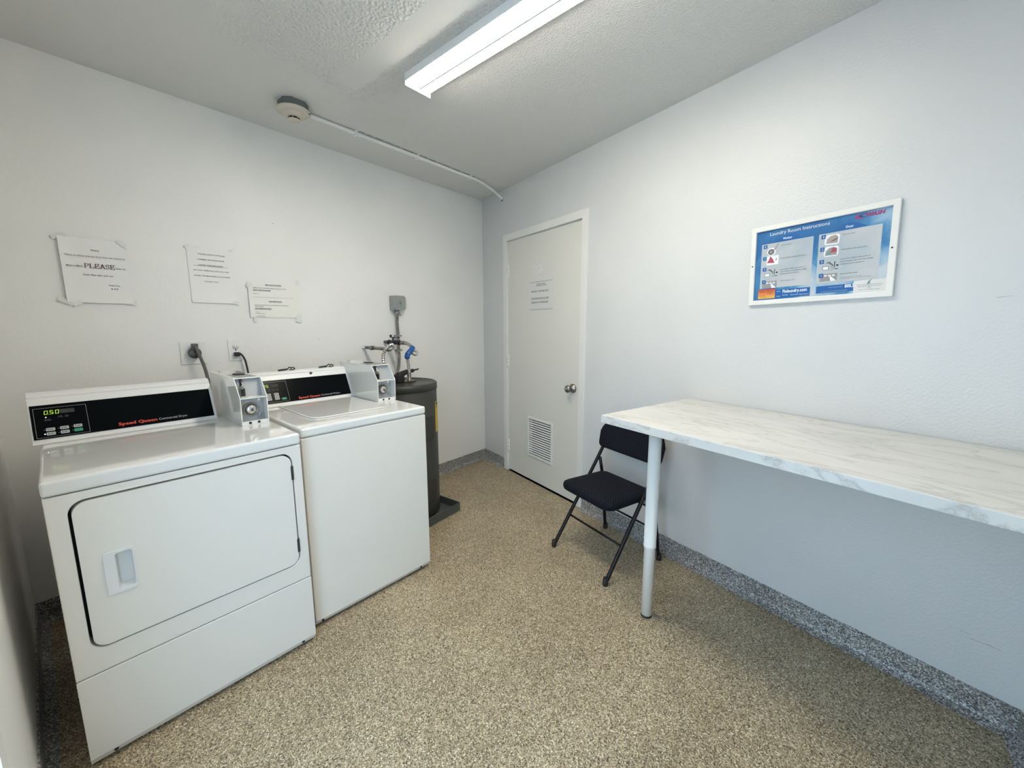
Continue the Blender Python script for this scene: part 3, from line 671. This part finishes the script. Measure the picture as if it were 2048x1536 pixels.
# ------------------------------------------------------------------ framed instruction poster on the right wall
TILT = math.radians(1.7)
t = thing('framed_poster', 'white framed blue laundry room instruction poster on the right wall', 'poster', RW(2.42, 0, 1.44), RZ, ry=-TILT)
ct, st_ = math.cos(TILT), math.sin(TILT)
def L(p): return (p[0]*ct + p[1]*st_, -p[0]*st_ + p[1]*ct)     # measured on the wall -> along the tilted frame
ox0, oz0 = L((-.005, -.024)); ox1, oz1 = L((.478, .331)); IX0, IZ0, IX1, IZ1 = ox0+.020, oz0+.021, ox1-.021, oz1-.020
g = G()
for a in ([(ox0, oz0), (ox1, oz0), (IX1, IZ0), (IX0, IZ0)], [(ox0, oz1), (IX0, IZ1), (IX1, IZ1), (ox1, oz1)], [(ox0, oz0), (IX0, IZ0), (IX0, IZ1), (ox0, oz1)], [(ox1, oz0), (ox1, oz1), (IX1, IZ1), (IX1, IZ0)]):
    g.plate(a, [], -.016, 0, M_TRIMW)
g.build('frame', t, bevel=.0025)
for p in (L((-.000, .150)), L((.470, .163))):
    G().lathe([(.0032, -.0165), (.0032, -.0155)], M_BLACK, (p[0], 0, p[1]), 'y', 12).build('frame_screw', t, label='black screw')
g = G(); g.plate(rectl(IX0-.003, IX1+.003, IZ0-.003, IZ1+.003), [], -.0062, -.002, M_SKYP)
y1, y2, y3 = -.0066, -.0070, -.0074
def rc(a, b, m, y):
    a, b = L(a), L(b); g.rect(min(a[0], b[0]), max(a[0], b[0]), min(a[1], b[1]), max(a[1], b[1]), m, y)
def tx(s_, a, b, h, m, y=y3, bold=0.0, shear=0.0):
    a = L(a); g.text(s_, a[0], a[1], m, w=b, h=h, y=y, bold=bold, shear=shear)
rc((.035, .049), (.223, .247), M_PANELP, y1); rc((.247, .053), (.434, .254), M_PANELP, y1)
def arc(xa, xb, z, hgt, m):
    a, b = L((xa, z)), L((xb, z)); n = 16
    g.poly([(a[0]+(b[0]-a[0])*i/n, a[1]+(b[1]-a[1])*i/n + hgt*math.sin(PI*i/n)) for i in range(n+1)], m, y2)
arc(.080, .192, .2475, .021, M_PBLUE); arc(.285, .392, .2545, .022, M_PBLUE)
tx('Laundry Room Instructions', (.059, .275), .214, .0135, M_PWHITE)
tx('Washer', (.111, .252), .035, .0085, M_PWHITE, bold=.02); tx('Dryer', (.326, .2585), .024, .0085, M_PWHITE, bold=.02)
for i, (x, z) in enumerate(((.037, .222), (.0385, .171), (.041, .124), (.0425, .070))):
    rc((x, z), (x+.0145, z+.0165), M_PBLUE, y2+.0000); tx(str(i+1), (x+.0055+.001*(i == 0), z+.004), .0045 if i else .0022, .0085, M_PWHITE)
for i, (x, z) in enumerate(((.250, .228), (.2505, .1795), (.2525, .131), (.2550, .0765))):
    rc((x, z), (x+.0145, z+.0165), M_PBLUE, y2+.0000); tx(str(i+1), (x+.0055+.001*(i == 0), z+.004), .0045 if i else .0022, .0085, M_PWHITE)
def pg(pts, m, y=y3): g.poly([L(p) for p in pts], m, y)
# little pictures
pg(circ(.070, .207, .017, 18), M_PWHITE, y2); pg(circ(.069, .206, .0125, 18), M_INKSOFT, y3); pg(circ(.069, .206, .006, 14), M_PGREY, y3-.0003); pg([(.078, .214), (.095, .240), (.098, .238), (.083, .211)], M_PGREY)
rc((.054, .150), (.100, .190), M_PWHITE, y2); pg([(.056, .160), (.086, .158), (.078, .176), (.067, .188), (.064, .175)], M_PRED); pg([(.088, .166), (.095, .170), (.092, .182)], M_PGREY)
for dx_, dz_ in ((0, 0), (.214, .0055)):
    for a in ([(.050, .100), (.072, .100), (.072, .116), (.050, .116)],): pg([(p[0]+dx_, p[1]+dz_) for p in a], M_PGREY, y3); pg([(.0525+dx_, .102+dz_), (.0695+dx_, .102+dz_), (.0695+dx_, .113+dz_), (.0525+dx_, .113+dz_)], M_PWHITE, y3-.0002)
    pg([(.058+dx_, .128+dz_), (.072+dx_, .132+dz_), (.086+dx_, .118+dz_), (.078+dx_, .104+dz_), (.082+dx_, .116+dz_), (.070+dx_, .126+dz_)], M_INKSOFT)
    pg([(.088+dx_, .108+dz_), (.0905+dx_, .108+dz_), (.0905+dx_, .132+dz_), (.088+dx_, .132+dz_)], M_INK); pg([(.079+dx_, .098+dz_), (.081+dx_, .096+dz_), (.092+dx_, .112+dz_), (.090+dx_, .113+dz_)], M_PGREY)
    pg([(.095+dx_, .113+dz_), (.102+dx_, .113+dz_), (.102+dx_, .119+dz_), (.095+dx_, .119+dz_)], M_INK); pg([(.090+dx_, .101+dz_), (.102+dx_, .101+dz_), (.102+dx_, .1035+dz_), (.090+dx_, .1035+dz_)], M_INK)
rc((.045, .049), (.102, .081), M_PGREY, y1-.0002); rc((.259, .061), (.315, .092), M_PGREY, y1-.0002)
for dx_, dz_ in ((0, -.001), (.213, .010)):
    for a in (.060, .073, .086): pg([(a+dx_, .071+dz_), (a+.009+dx_, .071+dz_), (a+.009+dx_, .076+dz_), (a+dx_, .076+dz_)], M_PWHITE)
    pg([(.078+dx_, .070+dz_), (.083+dx_, .070+dz_), (.101+dx_, .052+dz_), (.083+dx_, .051+dz_)], M_PWHITE)
pg(rrect(.262, .310, .203, .242, .008, 4), M_PWHITE, y2); pg([(.268, .208), (.305, .208), (.305, .232), (.296, .239), (.280, .236), (.270, .226)], M_PTAN); pg([(.280, .214), (.292, .222), (.304, .228), (.304, .222), (.294, .217)], M_INKSOFT, y3-.0003)
pg(rrect(.264, .311, .158, .197, .008, 4), M_PWHITE, y2); pg([(.268, .162), (.306, .162), (.306, .186), (.296, .193), (.280, .191), (.270, .180)], M_PGREY); pg([(.285, .172), (.305, .174), (.304, .189), (.290, .190)], M_PRED, y3-.0003); pg([(.274, .164), (.286, .166), (.284, .178), (.275, .176)], M_PGREEN, y3-.0003)
for s_, a, wd in (('Add detergent.', (.107, .2265), .042), ('Load clothes below fill line to', (.109, .1715), .096), ('Insert coins, swipe credit cards or', (.111, .124), .093), ('insert laundry card until the display', (.112, .1145), .098), ('instructs you to remove it.', (.113, .105), .072), ('Select washer cycle.', (.116, .076), .054),
                  ('Clean lint filter.', (.319, .2325), .039), ('Load clothes and close door.', (.319, .1765), .081), ('Insert coins, swipe credit cards or', (.320, .141), .090), ('insert laundry card until the display', (.321, .131), .098), ('instructs you to remove it.', (.322, .1215), .071), ('Select laundry cycle.', (.325, .084), .054)):
    tx(s_, a, wd, .0050, M_INKSOFT)
tx('For coin machines, press start.', (.326, .072), .066, .0034, M_MGREY); tx('For card machines, remove card before pressing start.', (.326, .066), .095, .0034, M_MGREY)
rc((.098, .005), (.229, .044), M_PBLUE, y2); tx('Fixlaundry.com', (.129, .0265), .090, .0125, M_PWHITE, bold=.03)
for x, wd in ((.129, .022), (.160, .030), (.193, .034)): tx('Service', (x, .014), wd, .0052, M_PWHITE)
tx('REPORT', (.106, .031), .014, .004, M_PWHITE); tx('ONLINE', (.106, .010), .014, .004, M_PWHITE)
rc((.251, .015), (.372, .047), M_PBLUE, y2); tx('800.3', (.344, .0325), .0285, .0120, M_PWHITE, bold=.03)
tx('Text service 24/7', (.292, .034), .045, .0045, M_PANELP); tx('or call for laundry service and refunds', (.268, .019), .085, .0042, M_PANELP)
tx('WASH', (.383, .2885), .054, .0125, M_PMAG, bold=.035, shear=.25); tx('WASH', (.3838, .2878), .054, .0125, M_PNAVY, y=y3+.0003, bold=.035, shear=.25); pg(circ(.4405, .291, .001, 8), M_PMAG)
def cres(cx, cz, rx, rz, th, m):
    out = [(cx+rx*math.cos(a), cz+rz*math.sin(a)) for a in [PI*.45+PI*1.05*i/14 for i in range(15)]]
    inn_ = [(cx+th+(rx-th*.2)*math.cos(a), cz+(rz-th*.25)*math.sin(a)) for a in [PI*.45+PI*1.05*i/14 for i in range(15)]]
    k = len(out); vs = [(L(p)[0], y3, L(p)[1]) for p in out+inn_]; g.add(vs, [(i, i+1, k+i+1, k+i) for i in range(k-1)], m)
cres(.374, .2915, .024, .0085, .008, M_PMAG); cres(.380, .294, .018, .0065, .006, M_PNAVY)
g.build('poster_print', t, label='blue printed instruction sheet')
g = G(); a, b = L((.372, .014)), L((.463, .058)); g.plate(rectl(a[0], IX1, IZ0, b[1]), [], -.0084, -.0076, M_PAPERG)
cx_ = (a[0]+IX1)/2
for i, (z, wd, h) in enumerate(((.036, .075, .004), (.030, .068, .0035), (.024, .010, .0035), (.018, .060, .0035))):
    g.text(('Forest Lane Village Laundry Room', 'Please call the office for any problem', 'OR', 'report to the building manager')[i], cx_, IZ0+z-.008, M_MGREY, w=wd, h=h, y=-.0087, align='C')
g.poly([(cx_-.008, IZ0+.032), (cx_+.002, IZ0+.032), (cx_+.001, IZ0+.040), (cx_+.007, IZ0+.050), (cx_-.004, IZ0+.042)], M_PGREEN, -.0087)
g.build('paper_label', t, label='white paper label')
g = G(); a, b = L((.032, .004)), L((.099, .047)); g.plate(rectl(a[0], b[0], max(a[1], IZ0), b[1]), [], -.0084, -.0076, M_ORANGE)
for i, (x, z, wd) in enumerate(((.006, .031, .020), (.036, .032, .022), (.036, .026, .022), (.036, .020, .020), (.006, .013, .024), (.006, .006, .028))):
    g.text(('Problem?', 'Call us at', 'any time day', 'or night', 'Machine', 'not working')[i], a[0]+x, max(a[1], IZ0)+z-.002, M_DRED, w=wd, h=.0042, y=-.0087)
g.build('sticker', t, label='small orange and red sticker')

# ------------------------------------------------------------------ water heater and plumbing
HC = (-1.207, -.370)
t = thing('water_heater', 'dark grey cylindrical water heater standing in the corner behind the washer', 'water heater', (HC[0], HC[1], .012))
g = G().lathe([(.222, .0), (.235, .012), (.237, .045), (.235, .05), (.235, .885), (.233, .888)], M_TANK, n=64); g.build('tank', t)
g = G().lathe([(.234, .884), (.239, .886), (.239, .925), (.231, .933), (.224, .931), (.217, .926), (0, .926)], M_TANK, n=64, cap=False)
g.build('top_cover', t)
g = G(); R_ = .2365; a0, a1 = math.radians(-60), math.radians(-37); n = 10; vs = []
def cyl(r, a, z): return (r*math.cos(a), r*math.sin(a), z)
for i in range(n+1):
    a = a0+(a1-a0)*i/n; vs += [cyl(R_, a, .585), cyl(R_, a, .800)]
g.add(vs, [(2*i, 2*i+2, 2*i+3, 2*i+1) for i in range(n)], M_YEL, True)
def cylrect(a, b, z0, z1, m):
    n = 6; vs = []
    for i in range(n+1): q = a+(b-a)*i/n; vs += [cyl(R_+.0006, q, z0), cyl(R_+.0006, q, z1)]
    g.add(vs, [(2*i, 2*i+2, 2*i+3, 2*i+1) for i in range(n)], m, True)
# heading and lines of the energy guide, letters wrapped round the tank
def cyltext(s_, a, z, wd, h, m, bold=.0):
    q = G(); q.text(s_, 0, 0, m, w=wd, h=h, bold=bold)
    g.add([cyl(R_+.0009, a+v[0]/R_, z+v[2]) for v in q.v], q.f, m)
cyltext('ENERGY', a0+.03, .775, .082, .017, M_INK, .05)
cyltext('GUIDE', a0+.03, .757, .055, .010, M_INK, .03)
for i in range(6): cyltext('yearly cost', a0+.04, .742-.013*i, .06-.008*(i % 3), .005, M_INKSOFT)
cylrect(a0+.02, a1-.02, .664, .665, M_INKSOFT); cyltext('$', a0+.22, .632, .014, .016, M_INK, .03); 
for i in range(3): cyltext('estimated', a0+.04, .618-.010*i, .07, .0045, M_INKSOFT)
g.build('energy_label', t, label='yellow energy label')
for z in (.20, .64):
    g = G(); g.plate(rrect(-.045, .045, z-.07, z+.07, .012, 4), [], -.244, -.225, M_TANK); g.build('access_cover', t, bevel=.003, rot=(0,0,math.radians(10)))
tx_, ty_ = -1.135-HC[0], -.36-HC[1]
g = G().lathe([(.040, .926), (.040, .931), (.032, .934), (.022, .934), (.022, .944), (.014, .946), (.014, .995)], M_DSTEEL, (tx_, ty_, 0), 'z', 24); g.build('outlet_nipple', t, label='steel pipe nipple')
g = G().lathe([(.055, .9265), (.055, .930), (.046, .932)], M_BLACK, (tx_-.01, ty_, 0), 'z', 28); g.build('flange', t, label='black flange')
g = G().tube([(-.02, .01, .975), (.06, .02, .995), (.122, .025, 1.000)], [.022, .017, .012], M_BLACK, 14); g.box(-.04, .02, -.01, .03, .927, .985, M_BLACK); g.tube([(.08, .025, .994), (.17, .03, 1.005)], .0055, M_BLACK, 8)
g.build('relief_valve', t, bevel=.004, label='black relief valve')
g = G().lathe([(.014, .926), (.014, .965)], M_DSTEEL, (-1.31-HC[0], -.33-HC[1], 0), 'z', 16); g.build('inlet_nipple', t, label='steel pipe nipple')
# drain pan
t = thing('drain_pan', 'shallow square grey metal drain pan under the water heater', 'pan', (-.957, -.658, 0), math.radians(4.2))
s0 = .498; g = G(); th = .0018; hh = .062
g.box(-s0, 0, 0, s0, .002, .010, M_PAN)
g.box(-s0, 0, 0, th, .010, hh, M_PAN); g.box(-s0, 0, s0-th, s0, .010, hh, M_PAN); g.box(-s0, -s0+th, th, s0-th, .010, hh, M_PAN); g.box(-th, 0, th, s0-th, .010, hh, M_PAN)
g.tube([(-s0, 0, hh), (0, 0, hh), (0, s0, hh), (-s0, s0, hh), (-s0, 0, hh)], .0028, M_PAN, 6)
tag(g.build('pan_body', t), 'thin folded sheet metal', 'x'); del bpy.data.objects['pan_body']['category']; del bpy.data.objects['pan_body']['label']
# junction box
t = thing('junction_box', 'grey metal electrical switch box on the back wall above the water heater', 'junction box', (-.978, 0, 1.497))
g = G().box(-.052, .052, -.052, 0, -.052, .052, M_GALV)
for z in (-.018, .018): g.lathe([(.011, -.0532), (.011, -.052)], M_GALV, (0, 0, z), 'x', 16)
g.build('box_body', t, bevel=.004)
oc = [(-.052+.012, -.054), (.052-.012, -.054), (.054, -.04), (.054, .04), (.04, .054), (-.04, .054), (-.054, .04), (-.054, -.04)]
g = G().plate(oc, [], -.060, -.052, M_GALV)
for p in ((-.042, .042), (-.042, -.042), (.042, .042)): g.lathe([(.005, -.062), (.005, -.060)], M_DSTEEL, (p[0], 0, p[1]), 'y', 12)
for z in (.030, -.030): g.lathe([(.003, -.062), (.003, -.060)], M_DSTEEL, (.002, 0, z), 'y', 10)
cv = g.build('cover', t, bevel=.0015)
g = G().box(-.004, .008, -.064, -.060, -.012, .012, M_DSTEEL); g.tube([(.002, -.060, .0), (.004, -.078, .008)], .004, M_STEEL, 8); g.build('toggle', cv, label='metal toggle switch')
# flexible conduit from the box
t = thing('electrical_conduit', 'ribbed grey flexible conduit running down from the switch box', 'conduit', (-.985, -.035, 1.40))
P_ = lambda l: [(a+.985, b+.035, c-1.40) for a, b, c in l]
g = G().tube(curve(P_([(-.985, -.030, 1.425), (-.990, -.030, 1.36), (-.985, -.03, 1.25), (-.990, -.035, 1.16), (-.998, -.05, 1.10), (-1.030, -.09, 1.04), (-1.09, -.16, 1.00), (-1.16, -.24, .975), (-1.20, -.30, .960)]), 6), .0125, M_DSTEEL, 12, rib=.20, ribstep=.013); g.build('conduit_run', t)
g = G().lathe([(.020, .018), (.020, .028), (.016, .030), (.016, .044)], M_DSTEEL, (0, .005, 0), 'z', 16); g.box(-.02, .02, -.016, -.010, .002, .014, M_DSTEEL); g.build('connector', t, bevel=.001)
for z in (-.152, -.262): G().box(-.022, .020, -.016, .034, z-.006, z+.006, M_GALV).box(.018, .050, .030, .034, z-.004, z+.004, M_GALV).build('conduit_strap', t, bevel=.001)
# lower pipe with flexible connector
t = thing('water_supply_line', 'lower corroded wall pipe with ribbed flexible connector looping to the heater', 'pipe', (-1.262, 0, 1.171))
O = (-1.262, 0, 1.171); P_ = lambda l: [(a-O[0], b-O[1], c-O[2]) for a, b, c in l]
g = G().lathe([(.016, .0), (.016, -.006), (.011, -.008), (.011, -.030)], M_PLASTIC, axis='y', n=20); g.tube([(0, -.02, 0), (.012, -.085, -.002)], .0105, M_BOXGREY, 14); g.tube([(.010, -.075, -.002), (.016, -.105, -.002)], .017, M_DSTEEL, 6); g.tube([(.014, -.10, -.002), (.03, -.17, -.004), (.045, -.22, -.008)], .012, M_DSTEEL, 14)
g.tube([(.040, -.205, -.007), (.056, -.255, -.010)], .015, M_DSTEEL, 6); g.build('pipe_stub', t, label='dull corroded pipe')
g = G().tube(curve(P_([(-1.205, -.255, 1.165), (-1.200, -.285, 1.180), (-1.225, -.300, 1.197), (-1.265, -.305, 1.180), (-1.295, -.305, 1.14), (-1.302, -.31, 1.09), (-1.300, -.32, 1.03), (-1.310, -.33, .982)]), 7), .0125, M_STEEL, 12, rib=.30, ribstep=.013); g.build('flexible_connector', t, label='ribbed steel hose')
# upper pipe with valve, blue sleeve and connector
t = thing('water_supply_line', 'upper wall pipe with black shutoff valve and blue sleeved flexible connector', 'pipe', (-1.085, 0, 1.203))
O = (-1.085, 0, 1.203); P_ = lambda l: [(a-O[0], b-O[1], c-O[2]) for a, b, c in l]
g = G().lathe([(.012, .0), (.012, -.05)], M_BOXGREY, axis='y', n=16)
g.tube(P_([(-1.085, -.045, 1.203), (-1.080, -.065, 1.203)]), .018, M_BLACK, 8); g.tube(P_([(-1.083, -.06, 1.203), (-1.078, -.12, 1.203), (-1.074, -.16, 1.203)]), [.013, .017, .013], M_BLACK, 14)
g.tube(P_([(-1.074, -.155, 1.203), (-1.073, -.18, 1.203)]), .018, M_BLACK, 8); v_ = g.build('shutoff_valve', t, label='black corroded shutoff valve')
g = G().tube(P_([(-1.080, -.10, 1.21), (-1.079, -.10, 1.240)]), .007, M_BLACK, 10); g.box(.000, .012, -.125, -.075, .034, .040, M_BLACK); g.box(.000, .012, -.080, -.065, .036, .056, M_BLACK); g.build('valve_handle', v_, bevel=.002)
g = G().tube(P_([(-1.073, -.185, 1.203), (-1.073, -.235, 1.202)]), .0155, M_DSTEEL, 6); g.tube(curve(P_([(-1.073, -.23, 1.202), (-1.076, -.27, 1.197), (-1.082, -.32, 1.182), (-1.100, -.355, 1.163), (-1.132, -.365, 1.142), (-1.148, -.365, 1.118), (-1.144, -.362, 1.09), (-1.138, -.361, 1.05), (-1.135, -.36, 1.008)]), 7), .0125, M_STEEL, 12, rib=.26, ribstep=.012)
g.build('flexible_connector', t, label='ribbed steel hose')
g = G().tube(curve(P_([(-1.086, -.345, 1.172), (-1.108, -.360, 1.158), (-1.134, -.366, 1.140), (-1.148, -.366, 1.121), (-1.147, -.364, 1.103)]), 6), .0185, M_BLUE, 10); g.tube(P_([(-1.120, -.366, 1.145), (-1.160, -.372, 1.132)]), .011, M_BLUE, 8); g.build('sleeve', t, label='bright blue plastic sleeve')
g = G().tube(curve(P_([(-1.105, -.360, 1.150), (-1.085, -.365, 1.152), (-1.070, -.370, 1.140), (-1.074, -.372, 1.126), (-1.090, -.370, 1.124), (-1.108, -.368, 1.135)]), 5), .0085, M_STEEL, 10); g.build('hose_loop', t, label='bent steel tube end')

# ------------------------------------------------------------------ ceiling things
t = thing('smoke_detector', 'round cream smoke detector on a grey box on the ceiling', 'smoke detector', (-1.797, -.386, RH))
oc = [(-.058, -.030), (-.030, -.058), (.030, -.058), (.058, -.030), (.058, .030), (.030, .058), (-.030, .058), (-.058, .030)]
ZS = Matrix.Diagonal((1.08, 1.08, .86, 1)); g = G(); g.X = ZS; g.plate(oc, [], -.040, 0, M_BOXGREY, 'xyz')
for a in range(4): g.lathe([(.010, -.0005), (.010, .0010)], M_GALV, (0, 0, -.02), 'y', 12)
g.build('mounting_box', t, bevel=.003, label='dull grey metal octagon box')
g = G(); g.X = ZS; g.lathe([(.052, -.040), (.073, -.041), (.075, -.044), (.074, -.048), (.066, -.057), (.050, -.060), (.0, -.060)], M_CREAM, n=48, cap=False)
g.box(.046, .052, -.060, -.052, -.0595, -.0575, M_GAP); g.build('base_ring', t)
g = G(); g.X = ZS; g.lathe([(.050, -.058), (.049, -.064), (.040, -.076), (.028, -.080), (.026, -.081)], M_CREAM, n=48, cap=False)
g.lathe([(.026, -.090), (.0275, -.092), (.022, -.096), (0, -.096)], M_CREAM, n=32, cap=False)
g.lathe([(.022, -.080), (.022, -.091)], M_BLACK, n=24)
for i in range(8):
    a = 2*PI*i/8+.2; g.box(.0255*math.cos(a)-.0012, .0255*math.cos(a)+.0012, .0255*math.sin(a)-.0012, .0255*math.sin(a)+.0012, -.091, -.080, M_CREAM)
g.build('sensor_head', t)
t = thing('ceiling_conduit', 'white painted conduit along the ceiling from the smoke detector to the right wall', 'conduit', (-1.78, -.44, RH-.016))
O = (-1.78, -.44, RH-.016); P_ = lambda l: [(a-O[0], b-O[1], c-O[2]) for a, b, c in l]
g = G().tube(curve(P_([(-1.742, -.360, RH-.016), (-1.60, -.356, RH-.012), (-1.44, -.356, RH-.012), (-1.0, -.362, RH-.012), (-.55, -.364, RH-.012), (-.40, -.362, RH-.014), (-.25, -.345, RH-.030), (-.13, -.330, RH-.056), (-.092, -.326, RH-.066)]), 8), .0105, M_WALL, 14); g.build('conduit_run', t)
for x, y in ((-1.44, -.356), (-1.0, -.362), (-.51, -.364)):
    g = G(); g.X = Matrix.Translation((x-O[0], y-O[1], .016)); g.box(-.009, .009, -.030, .014, -.0035, 0, M_WALL); g.box(-.009, .009, -.014, .014, -.0275, -.003, M_WALL); g.build('strap', t, bevel=.002)
g = G().tube(P_([(-.11, -.330, RH-.060), (-.089, -.323, RH-.067)]), .014, M_WALL, 8); g.tube(P_([(-.094, -.326, RH-.070), (-.091, -.325, RH-.088)]), .006, M_BOXGREY, 8); g.build('end_connector', t)
g = G(); random.seed(21); x = -1.42  # thin dark slivers painted as the shadow in the gap between conduit and ceiling
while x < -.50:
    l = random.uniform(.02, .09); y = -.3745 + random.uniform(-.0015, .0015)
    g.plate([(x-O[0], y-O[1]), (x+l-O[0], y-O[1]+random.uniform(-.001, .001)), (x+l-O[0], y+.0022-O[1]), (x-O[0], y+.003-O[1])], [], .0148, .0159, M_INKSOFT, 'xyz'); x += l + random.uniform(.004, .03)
o = g.build('gap_shadow_line', t, label='broken dark line painted as the gap shadow beside the conduit'); o['kind'] = 'stuff'

# fluorescent strip light
t = thing('ceiling_light', 'white fluorescent strip light with two lit rounded lenses on the ceiling', 'ceiling light', (-1.510, -1.042, RH), math.radians(-1.0))
LL = 1.24
g = G().plate([(-.0680, -.0005), (-.0680, -.034), (-.0665, -.034), (-.0665, -.008), (-.0045, -.008), (-.0045, -.0475), (.0045, -.0475), (.0045, -.008), (.0665, -.008), (.0665, -.034), (.0680, -.034), (.0680, -.0005)], [], -LL, -.004, M_LAMPW, 'xzy')
g.build('housing', t)
for y0_, y1_ in ((-.004, .0), (-LL-.004, -LL)):
    G().plate([(-.071, -.001), (-.071, -.054), (.071, -.054), (.071, -.001)], [], y0_, y1_, M_LAMPW).build('end_plate', t, bevel=.001)
for x in (-.0355, .0355):
    XT = Matrix.Translation((x, 0, -.0305)) @ Matrix.Diagonal((1, 1, .60, 1))
    g = G(); g.X = XT; g.lathe([(.0285, -.012), (.0285, -LL+.010)], M_TUBE, (0, 0, 0), 'y', 32); tb = g.build('tube', t, label='lit white tube')
    for a_, b_ in ((-.0045, -.010), (-LL+.0075, -LL+.001)):
        g = G(); g.X = XT; g.lathe([(.0300, a_), (.0300, b_)], M_LAMPW, (0, 0, 0), 'y', 32); g.build('lamp_socket', tb)

# ------------------------------------------------------------------ marble topped table
TZ, TT = .939, .034
t = thing('table', 'white marble effect counter table along the right wall with a round white leg', 'table', RW(2.15, 0, 0), RZ)
g = G().box(0, 1.185, -.690, -.008, TZ-TT, TZ, M_MARBLE); g.build('tabletop', t, bevel=.002, label='white laminate top with grey veins')
lx, ly = 2.318-2.15, -.529
g = G().lathe([(.0265, .352), (.0272, .350), (.0272, .343), (.0235, .339), (.0235, .006)], M_LEG, (lx, ly, 0), 'z', 32); g.lathe([(.0265, .352), (.0265, TZ-TT-.003)], M_LEG, (lx, ly, 0), 'z', 32)
lg = g.build('leg', t)
g = G().lathe([(.0245, .0), (.0250, .004), (.0240, .010)], M_BLACK, (lx, ly, 0), 'z', 28); g.build('foot_cap', lg, label='black rubber foot')
g = G().lathe([(.045, TZ-TT-.006), (.045, TZ-TT)], M_LEG, (lx, ly, 0), 'z', 28); g.build('mounting_plate', lg)
g = G().box(.62, 1.185, -.040, -.006, TZ-TT-.030, TZ-TT, M_TRIMW); g.box(.02, .62, -.040, -.006, TZ-TT-.030, TZ-TT, M_TRIMW); g.build('wall_cleat', t)

# ------------------------------------------------------------------ folding chair
t = thing('folding_chair', 'black padded metal folding chair standing half under the marble table', 'chair', RW(1.862, -.295, 0), RZ - math.radians(3.2))
CW = .215
for sx_ in (-1, 1):
    x = sx_*CW
    pts = [(x, -.215, .012), (x*.985, -.065, .235), (x*.97, .050, .405), (x*.97, .135, .530), (x*.96, .168, .590), (x*.95, .190, .680)]
    g = G().tube(curve(pts, 6), .0108, M_CHAIRMETAL, 12); l_ = g.build('front_leg', t)
    G().lathe([(.014, 0), (.0145, .010), (.0125, .040), (.011, .042)], M_BLACK, (x, -.217, 0), 'z', 16).build('foot_tip', l_)
    x2 = sx_*(CW-.020)
    g = G().tube([(sx_*.211, .205, .012), (sx_*.207, .190, .12), (sx_*.198, .160, .34), (sx_*.197, .140, .44), (sx_*.200, .128, .505)], .0100, M_CHAIRMETAL, 12); l_ = g.build('rear_leg', t)
    G().lathe([(.014, 0), (.0145, .010), (.0125, .038), (.011, .040)], M_BLACK, (sx_*.211, .207, 0), 'z', 16).build('foot_tip', l_)
    g = G().tube([(sx_*(CW-.012), .055, .385), (sx_*(CW-.012), .150, .375)], .006, M_CHAIRMETAL, 8); g.lathe([(.010, -.004), (.010, .004)], M_DSTEEL, (sx_*(CW-.006), .060, .385), 'x', 12); g.build('side_link', t)
G().tube([(-CW*.985, -.102, .178), (CW*.985, -.102, .178)], .0065, M_CHAIRMETAL, 10).build('front_stretcher', t)
G().tube([(-.192, .182, .180), (.192, .182, .180)], .0062, M_CHAIRMETAL, 10).build('rear_stretcher', t)
G().tube([(-.192, .163, .310), (.192, .163, .310)], .0062, M_CHAIRMETAL, 10).build('rear_stretcher', t)
def pad(outline, z0, z1, puff, m, n=None):
    """cushion: outline in xy, rounded edge, slightly domed top"""
    g = G(); k = len(outline); rings = []
    cx = sum(p[0] for p in outline)/k; cy = sum(p[1] for p in outline)/k; H = z1-z0
    for sc, z in ((.955, z0), (.985, z0+H*.12), (1.0, z0+H*.4), (1.0, z0+H*.65), (.985, z0+H*.88), (.95, z1), (.80, z1+puff*.5), (.5, z1+puff*.9), (.2, z1+puff)):
        rings.append([(cx+(p[0]-cx)*sc, cy+(p[1]-cy)*sc, z) for p in outline])
    vs = [p for r in rings for p in r]; fs = [(j*k+i, j*k+(i+1) % k, (j+1)*k+(i+1) % k, (j+1)*k+i) for j in range(len(rings)-1) for i in range(k)]
    fs += [tuple(range(k)), tuple(range((len(rings)-1)*k, len(rings)*k))]; g.add(vs, fs, m, True); return g
seat = []
for cx_, cy_, a, r in ((.145, -.140, -PI/2, .055), (.150, .115, 0, .045), (-.150, .115, PI/2, .045), (-.145, -.140, PI, .055)):
    for i in range(7): q = a+PI/2*i/6; seat.append((cx_*1.0+r*math.cos(q), cy_+r*math.sin(q)))
g = pad(seat, .378, .420, .008, M_FABRIC); g.build('seat', t, label='black checked fabric seat pad')
# backrest: curved padded panel
bo = []
for cx_, cz_, a, r in ((.190, -.066, -PI/2, .032), (.128, -.004, 0, .098), (-.128, -.004, PI/2, .098), (-.190, -.066, PI, .032)):
    for i in range(7): q = a+PI/2*i/6; bo.append((cx_+r*math.cos(q)*1.0, cz_+r*math.sin(q)))
g = pad(bo, 0, .030, .004, M_FABRIC)
vs = []
for (x, y, z) in g.v:      # stand it up: outline x -> x, outline y -> height, thickness -> toward the sitter; bow it
    b = .022*(1-(x/.22)**2); hgt = y; vs.append((x*(1.05 - 1.3*max(0, hgt+.005)), .176 + b + hgt*.26 - z + .012, .672 + hgt*1.05))
g.v = vs; g.build('backrest', t, label='black checked fabric back pad')
